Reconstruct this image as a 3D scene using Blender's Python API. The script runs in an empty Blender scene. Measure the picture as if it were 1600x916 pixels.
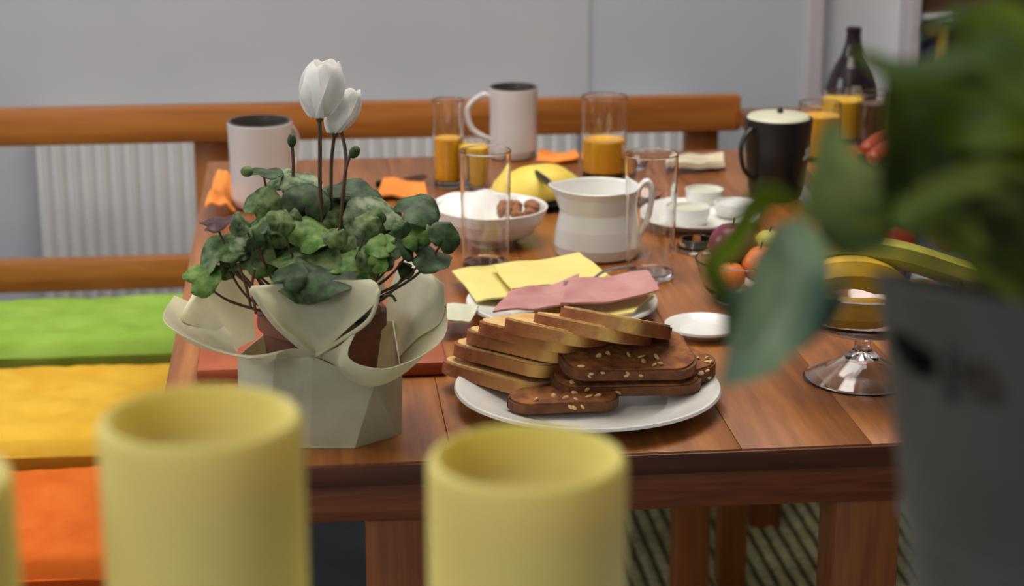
import bpy, bmesh, math, random
from mathutils import Vector, Matrix, noise, Euler

random.seed(7)
SC = bpy.context.scene
COL = SC.collection
PI = math.pi
R = math.radians

# ------------------------------------------------------------------ camera
FPX = 3100.0
CAM = Vector((0, 0, 1.39))
YAW, PITCH = R(6.1), R(16.1)
FW = Vector((math.sin(YAW)*math.cos(PITCH), math.cos(YAW)*math.cos(PITCH), -math.sin(PITCH)))
RT = Vector((math.cos(YAW), -math.sin(YAW), 0))
UP = RT.cross(FW)
cd = bpy.data.cameras.new('camera')
cam = bpy.data.objects.new('camera', cd)
COL.objects.link(cam)
cam.matrix_world = Matrix(((RT.x, UP.x, -FW.x, CAM.x), (RT.y, UP.y, -FW.y, CAM.y), (RT.z, UP.z, -FW.z, CAM.z), (0, 0, 0, 1)))
cd.sensor_width = 36
cd.lens = FPX/1600*36
cd.clip_start = 0.05
cd.dof.use_dof = True
cd.dof.focus_distance = 1.90
cd.dof.aperture_fstop = 6.4
SC.camera = cam


def ray(px, py):
    return FW + RT*((px-800)/FPX) + UP*((458-py)/FPX)


def GZ(px, py, z):
    """world point of a measured photo point known to lie at height z"""
    r = ray(px, py)
    return CAM + r*((z-CAM.z)/r.z)


def GY(px, py, Y):
    r = ray(px, py)
    return CAM + r*(Y/r.y)


def mpp(p):
    return (Vector(p)-CAM).dot(FW)/FPX


# ------------------------------------------------------------------ world and lights
w = bpy.data.worlds.new('world')
SC.world = w
w.use_nodes = True
bg = w.node_tree.nodes['Background']
bg.inputs[0].default_value = (0.78, 0.85, 1.0, 1)
bg.inputs[1].default_value = 0.42


def area(name, loc, target, size, size_y, power, color):
    l = bpy.data.lights.new(name, 'AREA')
    l.shape = 'RECTANGLE'
    l.size, l.size_y = size, size_y
    l.energy = power
    l.color = color
    o = bpy.data.objects.new(name, l)
    COL.objects.link(o)
    o.location = loc
    o.rotation_euler = (Vector(target)-Vector(loc)).to_track_quat('-Z', 'Y').to_euler()
    return o


area('window_daylight', (-2.1, 2.3, 1.75), (0.4, 2.2, 0.8), 1.4, 1.2, 21, (0.90, 0.95, 1.0))
area('ceiling_lamp', (0.30, 2.35, 2.42), (0.30, 2.25, 0.7), 1.3, 1.1, 20, (1.0, 0.95, 0.88))
area('foreground_fill', (-1.3, -0.45, 1.85), (0.3, 1.2, 1.0), 1.0, 0.9, 10, (0.93, 0.96, 1.0))  # added fill light behind the camera to brighten the foreground leaves
l = bpy.data.lights.new('pendant_bulb', 'POINT')
l.energy = 5
l.shadow_soft_size = 0.05
l.color = (1.0, 0.84, 0.6)
o = bpy.data.objects.new('pendant_bulb', l)
COL.objects.link(o)
o.location = (-0.35, 1.3, 2.2)

SC.view_settings.view_transform = 'Standard'
SC.view_settings.look = 'None'
SC.view_settings.exposure = 0.75
SC.view_settings.gamma = 1.0
SC.view_settings.use_curve_mapping = False


# ------------------------------------------------------------------ materials
def srgb(r, g, b):
    def c(v):
        v /= 255
        return v/12.92 if v <= 0.04045 else ((v+0.055)/1.055)**2.4
    return (c(r), c(g), c(b), 1)


def mat(name, col, rough=0.5, col2=None, scale=20.0, bump=0.0, bscale=60.0, spec=0.5, trans=0.0, ior=1.45, sss=0.0, coat=0.0, metal=0.0, stretch=None, rot=None):
    m = bpy.data.materials.new(name)
    m.use_nodes = True
    nt = m.node_tree
    b = nt.nodes['Principled BSDF']
    b.inputs['Base Color'].default_value = col
    b.inputs['Roughness'].default_value = rough
    b.inputs['Specular IOR Level'].default_value = spec
    b.inputs['Transmission Weight'].default_value = trans
    b.inputs['IOR'].default_value = ior
    b.inputs['Metallic'].default_value = metal
    b.inputs['Coat Weight'].default_value = coat
    if sss:
        b.inputs['Subsurface Weight'].default_value = sss
        b.inputs['Subsurface Radius'].default_value = (1.0, 0.7, 0.3)
        b.inputs['Subsurface Scale'].default_value = 0.01
    tc = nt.nodes.new('ShaderNodeTexCoord')
    mp = nt.nodes.new('ShaderNodeMapping')
    nt.links.new(tc.outputs['Object'], mp.inputs[0])
    if stretch:
        mp.inputs['Scale'].default_value = stretch
    if rot:
        mp.inputs['Rotation'].default_value = rot
    if col2:
        n = nt.nodes.new('ShaderNodeTexNoise')
        n.inputs['Scale'].default_value = scale
        n.inputs['Detail'].default_value = 3
        nt.links.new(mp.outputs[0], n.inputs[0])
        r = nt.nodes.new('ShaderNodeValToRGB')
        r.color_ramp.elements[0].position = 0.35
        r.color_ramp.elements[1].position = 0.65
        r.color_ramp.elements[0].color = col
        r.color_ramp.elements[1].color = col2
        nt.links.new(n.outputs[0], r.inputs[0])
        nt.links.new(r.outputs[0], b.inputs['Base Color'])
    if bump:
        n = nt.nodes.new('ShaderNodeTexNoise')
        n.inputs['Scale'].default_value = bscale
        n.inputs['Detail'].default_value = 4
        nt.links.new(mp.outputs[0], n.inputs[0])
        bp = nt.nodes.new('ShaderNodeBump')
        bp.inputs['Strength'].default_value = bump
        bp.inputs['Distance'].default_value = 0.003
        nt.links.new(n.outputs[0], bp.inputs['Height'])
        nt.links.new(bp.outputs[0], b.inputs['Normal'])
    return m


def wood(name, c1, c2, c3, axis, rough=0.4, scale=1.0, coat=0.0):
    """grain runs along axis (0,1,2); world coordinates so that boards differ"""
    m = bpy.data.materials.new(name)
    m.use_nodes = True
    nt = m.node_tree
    b = nt.nodes['Principled BSDF']
    b.inputs['Roughness'].default_value = rough
    b.inputs['Coat Weight'].default_value = coat
    b.inputs['Coat Roughness'].default_value = 0.25
    g = nt.nodes.new('ShaderNodeNewGeometry')
    oi = nt.nodes.new('ShaderNodeObjectInfo')
    ad = nt.nodes.new('ShaderNodeVectorMath')
    ad.operation = 'MULTIPLY_ADD'
    nt.links.new(oi.outputs['Random'], ad.inputs[0])
    ad.inputs[1].default_value = (3, 5, 7)
    nt.links.new(g.outputs['Position'], ad.inputs[2])
    mp = nt.nodes.new('ShaderNodeMapping')
    s = [22*scale]*3
    s[axis] = 1.6*scale
    mp.inputs['Scale'].default_value = s
    nt.links.new(ad.outputs[0], mp.inputs[0])
    n = nt.nodes.new('ShaderNodeTexNoise')
    n.inputs['Scale'].default_value = 1.6
    n.inputs['Detail'].default_value = 5
    n.inputs['Distortion'].default_value = 0.7
    nt.links.new(mp.outputs[0], n.inputs[0])
    wv = nt.nodes.new('ShaderNodeTexNoise')
    wv.inputs['Scale'].default_value = 7
    wv.inputs['Detail'].default_value = 2
    nt.links.new(mp.outputs[0], wv.inputs[0])
    r = nt.nodes.new('ShaderNodeValToRGB')
    r.color_ramp.elements[0].position = 0.28
    r.color_ramp.elements[1].position = 0.72
    r.color_ramp.elements[0].color = c1
    r.color_ramp.elements[1].color = c3
    e = r.color_ramp.elements.new(0.5)
    e.color = c2
    mx = nt.nodes.new('ShaderNodeMath')
    mx.operation = 'MULTIPLY_ADD'
    mx.inputs[1].default_value = 0.3
    nt.links.new(wv.outputs[0], mx.inputs[0])
    m2 = nt.nodes.new('ShaderNodeMath')
    m2.operation = 'MULTIPLY'
    m2.inputs[1].default_value = 0.7
    nt.links.new(n.outputs[0], m2.inputs[0])
    nt.links.new(m2.outputs[0], mx.inputs[2])
    nt.links.new(mx.outputs[0], r.inputs[0])
    nt.links.new(r.outputs[0], b.inputs['Base Color'])
    bp = nt.nodes.new('ShaderNodeBump')
    bp.inputs['Strength'].default_value = 0.25
    bp.inputs['Distance'].default_value = 0.002
    nt.links.new(mx.outputs[0], bp.inputs['Height'])
    nt.links.new(bp.outputs[0], b.inputs['Normal'])
    return m


def leaf_mat(name, c1, c2, scale=8, rough=0.45, trans=0.25, stretch=None):
    m = mat(name, c1, rough, c2, scale, 0.2, 40)
    nt = m.node_tree
    b = nt.nodes['Principled BSDF']
    t = nt.nodes.new('ShaderNodeBsdfTranslucent')
    src = b.inputs['Base Color'].links[0].from_socket
    nt.links.new(src, t.inputs[0])
    mx = nt.nodes.new('ShaderNodeMixShader')
    mx.inputs[0].default_value = trans
    out = nt.nodes['Material Output']
    nt.links.new(b.outputs[0], mx.inputs[1])
    nt.links.new(t.outputs[0], mx.inputs[2])
    nt.links.new(mx.outputs[0], out.inputs[0])
    return m


M = {}
M['wall'] = mat('wall_paint', srgb(184, 184, 187), 0.8, srgb(178, 178, 183), 3, 0.06, 90)
M['wall2'] = mat('wall_paint_cool', srgb(180, 183, 189), 0.8, srgb(176, 179, 187), 3, 0.06, 90)
M['white_paint'] = mat('white_paint', srgb(212, 214, 216), 0.6, srgb(204, 206, 210), 4)
M['trim'] = mat('pinkish_trim', srgb(190, 180, 182), 0.6, srgb(182, 172, 176), 5)
M['radiator'] = mat('radiator_enamel', srgb(206, 204, 202), 0.5, srgb(200, 198, 197), 9)
M['floor'] = mat('floor_slate', srgb(86, 96, 104), 0.6, srgb(74, 82, 90), 6, 0.1, 20)
M['rug_a'] = mat('rug_olive', srgb(190, 184, 136), 0.95, srgb(150, 146, 100), 60, 0.6, 300)
M['rug_b'] = mat('rug_dark', srgb(104, 94, 58), 0.95, srgb(80, 72, 46), 60, 0.6, 300)
M['table_top'] = wood('table_top_wood', srgb(104, 58, 20), srgb(146, 86, 34), srgb(176, 112, 52), 1, 0.38, 1.0, 0.2)
M['table_rail'] = wood('table_rail_wood', srgb(86, 38, 16), srgb(136, 72, 34), srgb(166, 98, 54), 0, 0.45, 1.8)
M['table_leg'] = wood('table_leg_wood', srgb(120, 62, 26), srgb(156, 90, 42), srgb(172, 104, 54), 2, 0.45, 1.0)
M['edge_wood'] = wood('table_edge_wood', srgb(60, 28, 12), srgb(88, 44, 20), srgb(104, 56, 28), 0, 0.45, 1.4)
M['bench_x'] = wood('bench_rail_wood', srgb(122, 66, 22), srgb(164, 98, 38), srgb(182, 118, 56), 0, 0.4, 0.8)
M['bench_z'] = wood('bench_post_wood', srgb(118, 62, 22), srgb(156, 92, 36), srgb(172, 108, 50), 2, 0.4, 0.8)
M['bench_y'] = wood('bench_seat_wood', srgb(110, 56, 22), srgb(142, 82, 34), srgb(162, 98, 44), 1, 0.4, 0.8)
M['shelf_wood'] = wood('shelf_dark_wood', srgb(66, 44, 30), srgb(84, 56, 38), srgb(98, 68, 46), 0, 0.5)
M['green_cloth'] = mat('green_cotton', srgb(158, 192, 84), 0.95, srgb(144, 182, 70), 14, 0.7, 35, 0.1)
M['yellow_cloth'] = mat('yellow_cotton', srgb(232, 184, 66), 0.95, srgb(222, 170, 54), 14, 0.7, 35, 0.1)
M['orange_cloth'] = mat('orange_cotton', srgb(220, 112, 42), 0.95, srgb(208, 98, 34), 14, 0.7, 35, 0.1)
M['wax'] = mat('candle_wax', srgb(228, 212, 128), 0.55, srgb(222, 204, 114), 6, 0.05, 30, 0.3, sss=0.35)
M['wax'].node_tree.nodes['Principled BSDF'].inputs['Subsurface Scale'].default_value = 0.02
M['wrap'] = leaf_mat('paper_wrap', srgb(236, 232, 204), srgb(226, 222, 192), 30, 0.6, 0.45)
M['terracotta'] = mat('terracotta_pot', srgb(126, 74, 54), 0.8, srgb(104, 60, 46), 20, 0.2)
M['soil'] = mat('potting_soil', srgb(44, 32, 24), 1.0, srgb(30, 22, 18), 120, 1.0, 200)
M['petal'] = leaf_mat('cyclamen_petal', srgb(255, 254, 252), srgb(250, 248, 244), 20, 0.5, 0.5)
M['stem'] = mat('cyclamen_stem', srgb(98, 66, 50), 0.5, srgb(84, 74, 48), 30)
M['leaf_dark'] = leaf_mat('cyclamen_leaf_dark', srgb(30, 48, 20), srgb(62, 90, 44), 110, 0.6, 0.12)
M['leaf_mid'] = leaf_mat('cyclamen_leaf_mid', srgb(48, 80, 28), srgb(122, 142, 84), 120, 0.6, 0.2)
M['leaf_silver'] = leaf_mat('cyclamen_leaf_silver', srgb(54, 84, 44), srgb(150, 164, 126), 120, 0.6, 0.2)
M['leaf_bright'] = leaf_mat('cyclamen_leaf_bright', srgb(66, 116, 34), srgb(140, 168, 86), 110, 0.6, 0.25)
M['leaf_purple'] = leaf_mat('cyclamen_leaf_purple', srgb(62, 34, 40), srgb(76, 46, 50), 40, 0.5, 0.15)
M['fg_green'] = leaf_mat('foliage_green', srgb(132, 152, 26), srgb(74, 98, 14), 30, 0.6, 0.25)
M['fg_dark'] = leaf_mat('foliage_dark', srgb(84, 100, 22), srgb(38, 52, 12), 30, 0.6, 0.15)
M['fg_pale'] = leaf_mat('foliage_pale', srgb(178, 190, 112), srgb(100, 126, 72), 24, 0.45, 0.3)
M['fg_blue'] = leaf_mat('foliage_bluish', srgb(146, 168, 120), srgb(66, 92, 76), 30, 0.35, 0.12)
M['fg_stem'] = leaf_mat('foliage_stem', srgb(134, 148, 52), srgb(98, 118, 38), 12, 0.5, 0.2)
M['zinc'] = mat('galvanised_zinc', srgb(84, 86, 82), 0.6, srgb(70, 72, 66), 14, 0.1, 30, 0.5, metal=0.45)
M['china'] = mat('white_china', srgb(226, 224, 218), 0.2, srgb(220, 218, 212), 6, coat=0.2)
M['china_grey'] = mat('white_earthenware', srgb(206, 200, 196), 0.25, srgb(196, 190, 186), 6, coat=0.3)
M['mug_in'] = mat('dark_mug_inside', srgb(70, 62, 56), 0.3, srgb(60, 52, 48), 9)
M['black'] = mat('black_glaze', srgb(30, 27, 25), 0.35, srgb(24, 22, 20), 9)
M['dark'] = mat('dark_handle', srgb(34, 26, 24), 0.4, srgb(26, 22, 20), 9)
M['steel'] = mat('steel', srgb(190, 192, 196), 0.25, srgb(180, 182, 186), 9, metal=0.9)
M['cream_lid'] = mat('cream_lid', srgb(206, 204, 178), 0.4, srgb(196, 194, 168), 9)
M['label_grey'] = mat('pale_label', srgb(190, 190, 182), 0.6, srgb(180, 180, 172), 9)
M['label_dim'] = mat('dim_bottle_label', srgb(128, 118, 108), 0.6, srgb(110, 100, 92), 40)
M['glass'] = mat('clear_glass', (1, 1, 1, 1), 0.0, None, trans=1.0, ior=1.45)
M['juice'] = mat('orange_juice', srgb(254, 184, 14), 0.3, srgb(250, 172, 10), 12, sss=0.2)
M['juice_yellow'] = mat('yellow_juice', srgb(246, 196, 36), 0.3, srgb(240, 186, 30), 12, sss=0.2)
M['cola'] = mat('brown_drink', srgb(96, 54, 30), 0.3, srgb(86, 48, 28), 12)
M['crust'] = mat('bread_crust', srgb(122, 60, 26), 0.6, srgb(156, 88, 40), 24, 0.5, 120)
_nt = M['crust'].node_tree
_b = _nt.nodes['Principled BSDF']
_src = _b.inputs['Base Color'].links[0].from_socket
_a = _nt.nodes.new('ShaderNodeAttribute')
_a.attribute_name = 'tone'
_m = _nt.nodes.new('ShaderNodeMix')
_m.data_type = 'RGBA'
_nt.links.new(_a.outputs['Fac'], _m.inputs[0])
_nt.links.new(_src, _m.inputs[6])
_m.inputs[7].default_value = srgb(222, 176, 96)
_nt.links.new(_m.outputs[2], _b.inputs['Base Color'])
M['crust_dark'] = mat('seeded_crust', srgb(122, 74, 40), 0.7, srgb(92, 52, 28), 60, 0.8, 160)
M['crumb'] = mat('bread_crumb', srgb(220, 186, 124), 0.85, srgb(196, 146, 84), 30, 0.6, 160)
M['crumb_dark'] = mat('brown_bread_crumb', srgb(156, 98, 52), 0.85, srgb(112, 64, 34), 70, 1.0, 160)
M['seed'] = mat('oat_flake', srgb(226, 192, 136), 0.7, srgb(216, 178, 118), 40)
M['cheese'] = mat('cheese', srgb(230, 212, 130), 0.45, srgb(222, 202, 116), 9, sss=0.2)
M['ham'] = mat('ham', srgb(190, 138, 132), 0.4, srgb(178, 120, 118), 30, sss=0.2)
M['napkin_orange'] = mat('orange_napkin', srgb(240, 146, 66), 0.9, srgb(232, 134, 56), 20, 0.2)
M['board'] = mat('red_brown_board', srgb(168, 84, 48), 0.5, srgb(150, 70, 40), 14, 0.1)
M['melon'] = mat('yellow_melon_rind', srgb(232, 206, 92), 0.5, srgb(222, 190, 72), 16)
M['banana'] = mat('banana_peel', srgb(216, 170, 34), 0.5, srgb(186, 144, 34), 14)
M['banana_green'] = mat('banana_peel_greenish', srgb(192, 182, 78), 0.5, srgb(150, 146, 54), 14)
M['red'] = mat('red_fruit', srgb(196, 30, 28), 0.3, srgb(170, 24, 26), 20)
M['plum'] = mat('plum_fruit', srgb(128, 30, 60), 0.3, srgb(90, 26, 66), 16)
M['peach'] = mat('peach_fruit', srgb(206, 92, 44), 0.45, srgb(218, 140, 60), 16)
M['walnut'] = mat('nut', srgb(152, 100, 62), 0.7, srgb(130, 82, 50), 60, 0.5)
M['sausage'] = mat('smoked_sausage', srgb(158, 70, 42), 0.4, srgb(132, 54, 34), 20)
M['paper'] = mat('white_paper', srgb(232, 230, 224), 0.8, srgb(224, 222, 216), 9)
M['foil'] = mat('cream_wrapper', srgb(232, 220, 190), 0.3, srgb(214, 198, 162), 30, 0.5, 40)
M['plum_glass'] = mat('dark_plum_glass', srgb(36, 22, 30), 0.18, srgb(28, 18, 24), 9)
M['blue'] = mat('blue_enamel', srgb(70, 100, 160), 0.4, srgb(60, 84, 146), 9)
M['indigo'] = mat('indigo_enamel', srgb(60, 44, 110), 0.4, srgb(52, 38, 96), 9)
M['lamp_orange'] = mat('orange_glaze', srgb(222, 110, 60), 0.4, srgb(200, 86, 40), 16)


# ------------------------------------------------------------------ object helpers
def empty(name, loc, label, cat, group=None):
    o = bpy.data.objects.new(name, None)
    o.empty_display_size = 0.02
    COL.objects.link(o)
    o.location = loc
    o['label'] = label
    o['category'] = cat
    if group:
        o['group'] = group
    return o


def tag(o, label, cat, group=None):
    o['label'] = label
    o['category'] = cat
    if group:
        o['group'] = group
    return o


def obj(name, verts, faces, m, parent=None, origin=None, smooth=True, angle=40):
    """verts are WORLD coordinates; the object's origin is moved to the parent's place (or to origin)"""
    if parent is not None:
        off = Vector(parent['_o']) if '_o' in parent else parent.location.copy()
        gp = parent.parent
    else:
        off = Vector(origin) if origin is not None else Vector(verts[0])
    me = bpy.data.meshes.new(name)
    me.from_pydata([tuple(Vector(v)-off) for v in verts], [], faces)
    if smooth:
        me.polygons.foreach_set('use_smooth', [True]*len(me.polygons))
        me.set_sharp_from_angle(angle=R(angle))
    me.materials.append(m)
    o = bpy.data.objects.new(name, me)
    COL.objects.link(o)
    if parent is not None:
        o.parent = parent
        OFF[o.name] = off
    else:
        o.location = off
    return o


OFF = {}


def sub(name, verts, faces, m, part, smooth=True, angle=40):
    """a sub-part: child of a part whose own origin equals the thing's origin"""
    off = OFF.get(part.name, part.location.copy())
    me = bpy.data.meshes.new(name)
    me.from_pydata([tuple(Vector(v)-off) for v in verts], [], faces)
    if smooth:
        me.polygons.foreach_set('use_smooth', [True]*len(me.polygons))
        me.set_sharp_from_angle(angle=R(angle))
    me.materials.append(m)
    o = bpy.data.objects.new(name, me)
    COL.objects.link(o)
    o.parent = part
    OFF[o.name] = off
    return o


def struct(name, vf, m, smooth=False):
    o = obj(name, vf[0], vf[1], m, smooth=smooth)
    o['kind'] = 'structure'
    return o


def box(x0, x1, y0, y1, z0, z1, bev=0.0, mtx=None, seg=2):
    bm = bmesh.new()
    bmesh.ops.create_cube(bm, size=1)
    for v in bm.verts:
        v.co = Vector(((x0+x1)/2+v.co.x*(x1-x0), (y0+y1)/2+v.co.y*(y1-y0), (z0+z1)/2+v.co.z*(z1-z0)))
    if bev:
        bmesh.ops.bevel(bm, geom=bm.edges[:], offset=bev, segments=seg, affect='EDGES', profile=0.5)
    if mtx:
        bm.transform(mtx)
    bm.verts.index_update()
    vf = ([v.co.copy() for v in bm.verts], [[v.index for v in f.verts] for f in bm.faces])
    bm.free()
    return vf


def join(*vfs):
    V, F = [], []
    for v, f in vfs:
        n = len(V)
        V += list(v)
        F += [[i+n for i in q] for q in f]
    return V, F


def lathe(profile, c, n=40, sx=1.0, sy=1.0, close=False):
    """profile [(r, z)] about the vertical axis at c"""
    c = Vector(c)
    V, F = [], []
    pp = []
    for i, (r, z) in enumerate(profile):
        pp.append((r, z))
        if i+1 < len(profile):
            r2, z2 = profile[i+1]
            ln = math.hypot(r2-r, z2-z)
            if ln > 0.004:
                e = min(0.0008/ln, 0.2)
                pp += [(r+(r2-r)*e, z+(z2-z)*e), (r2+(r-r2)*e, z2+(z-z2)*e)]
    profile = pp
    for r, z in profile:
        for k in range(n):
            a = 2*PI*k/n
            V.append(c+Vector((r*sx*math.cos(a), r*sy*math.sin(a), z)))
    m = len(profile)
    for i in range(m-1 + (1 if close else 0)):
        j = (i+1) % m
        for k in range(n):
            k2 = (k+1) % n
            F.append([i*n+k, i*n+k2, j*n+k2, j*n+k])
    if not close:
        if profile[0][0] > 1e-6:
            F.append([k for k in range(n)][::-1])
        if profile[-1][0] > 1e-6:
            F.append([(m-1)*n+k for k in range(n)])
    return V, F


def xf(vf, mtx):
    return [mtx @ Vector(v) for v in vf[0]], vf[1]


def tube(pts, rad, n=10, flat=1.0, cap=True):
    """pts list of Vector, rad number or list"""
    pts = [Vector(p) for p in pts]
    if not isinstance(rad, (list, tuple)):
        rad = [rad]*len(pts)
    V, F = [], []
    ref = None
    for i, p in enumerate(pts):
        t = (pts[min(i+1, len(pts)-1)]-pts[max(i-1, 0)]).normalized()
        if ref is None:
            ref = Vector((0, 0, 1)) if abs(t.z) < 0.9 else Vector((0, 1, 0))
        u = (ref-t*ref.dot(t)).normalized()
        ref = u
        v = t.cross(u)
        for k in range(n):
            a = 2*PI*k/n
            V.append(p+u*(rad[i]*math.cos(a))+v*(rad[i]*flat*math.sin(a)))
    for i in range(len(pts)-1):
        for k in range(n):
            k2 = (k+1) % n
            F.append([i*n+k, i*n+k2, (i+1)*n+k2, (i+1)*n+k])
    if cap:
        F.append([k for k in range(n)][::-1])
        F.append([(len(pts)-1)*n+k for k in range(n)])
    return V, F


def smoothpath(pts, n=8):
    pts = [Vector(p) for p in pts]
    out = []
    for i in range(len(pts)-1):
        p0 = pts[max(i-1, 0)]
        p1, p2 = pts[i], pts[i+1]
        p3 = pts[min(i+2, len(pts)-1)]
        for k in range(n):
            t = k/n
            out.append(0.5*((2*p1)+(p2-p0)*t+(2*p0-5*p1+4*p2-p3)*t*t+(3*p1-p0-3*p2+p3)*t**3))
    out.append(pts[-1])
    return out


def ball(c, rx, ry=None, rz=None, rot=None, n=20, m=12, lump=0.0, dent=0.0):
    ry = ry or rx
    rz = rz or rx
    V, F = [], []
    mt = Matrix.Translation(Vector(c)) @ (Euler(rot).to_matrix().to_4x4() if rot else Matrix.Identity(4))
    for i in range(m+1):
        th = PI*i/m
        for k in range(n):
            a = 2*PI*k/n
            p = Vector((math.sin(th)*math.cos(a), math.sin(th)*math.sin(a), math.cos(th)))
            s = 1+lump*noise.noise(p*2.3+Vector(c)*9)
            if dent:
                s *= 1-dent*math.exp(-(th/0.35)**2)
            V.append(mt @ Vector((p.x*rx*s, p.y*ry*s, p.z*rz*s)))
    for i in range(m):
        for k in range(n):
            k2 = (k+1) % n
            F.append([i*n+k, (i+1)*n+k, (i+1)*n+k2, i*n+k2])
    return V, F


def sheet(fn, nu, nv, thick):
    """fn(u, v) -> point; a closed thin solid of real thickness"""
    G = [[Vector(fn(i/(nu-1), j/(nv-1))) for i in range(nu)] for j in range(nv)]
    V, F = [], []
    N = []
    for j in range(nv):
        for i in range(nu):
            du = G[j][min(i+1, nu-1)]-G[j][max(i-1, 0)]
            dv = G[min(j+1, nv-1)][i]-G[max(j-1, 0)][i]
            nn = du.cross(dv)
            N.append(nn.normalized() if nn.length > 1e-12 else Vector((0, 0, 1)))
    for s in (0.5, -0.5):
        for j in range(nv):
            for i in range(nu):
                V.append(G[j][i]+N[j*nu+i]*thick*s)
    n = nu*nv
    for j in range(nv-1):
        for i in range(nu-1):
            a, b, c, d = j*nu+i, j*nu+i+1, (j+1)*nu+i+1, (j+1)*nu+i
            F.append([a, b, c, d])
            F.append([n+d, n+c, n+b, n+a])
    rim = [i for i in range(nu)]+[j*nu+nu-1 for j in range(1, nv)]+[(nv-1)*nu+i for i in range(nu-2, -1, -1)]+[j*nu for j in range(nv-2, 0, -1)]
    for k in range(len(rim)):
        a, b = rim[k], rim[(k+1) % len(rim)]
        F.append([b, a, n+a, n+b])
    return V, F


# ------------------------------------------------------------------ the room
YW = 3.75
struct('floor', box(-2.2, 3.2, -0.6, 5.2, -0.03, 0.0), M['floor'])
xc = GY(920, 100, YW).x
struct('wall_back', box(-2.2, xc, YW, YW+0.12, 0, 2.5), M['wall'])
x1 = GY(1255, 100, YW+0.015).x
x2 = GY(1281, 100, YW+0.015).x
x3 = GY(1412, 100, YW+0.015).x
x4 = GY(1430, 100, YW+0.015).x
struct('wall_right', box(xc, x1, YW+0.005, YW+0.12, 0, 2.5), M['wall2'])
struct('wall_left', box(-2.32, -2.2, -0.6, YW+0.12, 0, 2.5), M['wall'])
struct('ceiling', box(-2.2, 3.2, -0.6, 5.2, 2.5, 2.56), M['white_paint'])
struct('trim_1', box(x1, x2, YW-0.01, YW+0.18, 0, 2.2, 0.004), M['trim'])
struct('trim_2', box(x3, x4, YW-0.01, YW+0.18, 0, 2.2, 0.004), M['trim'])
struct('trim_3', box(x1, x4, YW-0.01, YW+0.18, 2.2, 2.3, 0.004), M['trim'])
# white door leaf between the trims, with a recessed panel
dr = struct('door_1', join(box(x2, x3, YW+0.05, YW+0.09, 0, 2.2, 0.002)), M['white_paint'])
sub('panel', *box(x2+0.03, x3-0.03, YW+0.042, YW+0.051, 1.0, 2.1, 0.003), M['white_paint'], dr)
struct('wall_far', box(x4, 3.2, YW+0.30, YW+0.42, 0, 2.5), M['wall'])
struct('wall_front', box(-2.2, 3.2, -0.72, -0.6, 0, 2.5), M['wall'])
struct('wall_side', box(3.2, 3.32, -0.6, 5.2, 0, 2.5), M['wall'])

# woven rug under the table: strips are its parts
rug = empty('woven_rug', (0.55, 2.2, 0), 'flat woven rug in olive and dark stripes under the table', 'rug')
xs = 0.2
k = 0
while xs < 1.25:
    wd = 0.011 if k % 2 else 0.016
    z = 0.008 if k % 2 else 0.011

    def f(u, v, xs=xs, wd=wd, z=z):
        y = 1.55+v*2.0
        return (xs+u*wd, y, z-0.003*abs(2*u-1)+0.0016*math.sin(y*260+u*3+k))
    s = obj('rug_strip', *sheet(f, 3, 60, 0.003), M['rug_b'] if k % 2 else M['rug_a'], rug)
    xs += wd
    k += 1

# radiators: fluted panels on the back wall
def radiator(xa, xb, y, z0, z1, label):
    t = empty('radiator', ((xa+xb)/2, y, z0), label, 'radiator')
    obj('back_panel', *box(xa, xb, y+0.012, y+0.05, z0, z1, 0.004), M['radiator'], t)
    n = int((xb-xa)/0.0265)
    for i in range(n):
        c = xa+(i+0.5)*(xb-xa)/n
        obj('flute', *box(c-0.0085, c+0.0085, y+0.004, y+0.014, z0+0.02, z1-0.02, 0.004, seg=1), M['radiator'], t)
    obj('top_grille', *box(xa, xb, y-0.002, y+0.055, z1, z1+0.012, 0.003), M['radiator'], t)
    obj('bracket', *box(xa+0.1, xa+0.13, y+0.05, YW+0.003 if xa > xc else YW-0.002, z0+0.05, z1-0.05), M['radiator'], t)
    return t


xr0 = GY(58, 300, YW-0.07).x
xr1 = GY(905, 200, YW-0.07).x
radiator(xr0, xr1, YW-0.07, 0.12, 0.66, 'long white fluted radiator on the grey wall behind the bench')
radiator(xc+0.02, GY(1085, 200, YW-0.055).x, YW-0.055, 0.12, 0.66, 'short white radiator on the bluish wall right of the room corner')

# ------------------------------------------------------------------ corner bench
YB = 3.30
b = empty('back_bench', (-0.2, YB, 0), 'pine bench with a slatted two-rail back standing along the wall', 'bench')
xl, xr = -1.2, GY(1158, 180, YB).x
bb = b
obj('top_rail', *box(xl, xr, YB, YB+0.03, 0.710, 0.772, 0.005), M['bench_x'], b)
obj('lower_rail', *box(xl, xr, YB, YB+0.03, 0.457, 0.512, 0.005), M['bench_x'], b)
for px in (330, 1097):
    c = GY(px, 230, YB+0.03).x
    obj('post', *box(c-0.032/1.1, c+0.032/1.1, YB+0.03, YB+0.065, 0.0, 0.765, 0.004), M['bench_z'], b)
obj('post', *box(-1.1, -1.04, YB+0.03, YB+0.065, 0, 0.765, 0.004), M['bench_z'], b)
for i in range(3):
    y0 = 2.92+i*0.125
    obj('seat_board', *box(-0.12, xr-0.02, y0, y0+0.118, 0.39, 0.415, 0.004), M['bench_x'], b)
obj('seat_rail', *box(-0.12, xr-0.02, 2.93, 2.955, 0.32, 0.39, 0.003), M['bench_x'], b)
b = empty('side_bench', (-0.38, 2.45, 0), 'low pine bench carrying three bright cushions, left of the table', 'bench')
for i in range(4):
    x0 = -0.60+i*0.111
    obj('seat_board', *box(x0, x0+0.106, 1.66, 3.28, 0.375, 0.40, 0.004), M['bench_y'], b)
obj('seat_rail', *box(-0.185, -0.165, 1.70, 2.92, 0.30, 0.375, 0.003), M['bench_y'], b)
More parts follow.
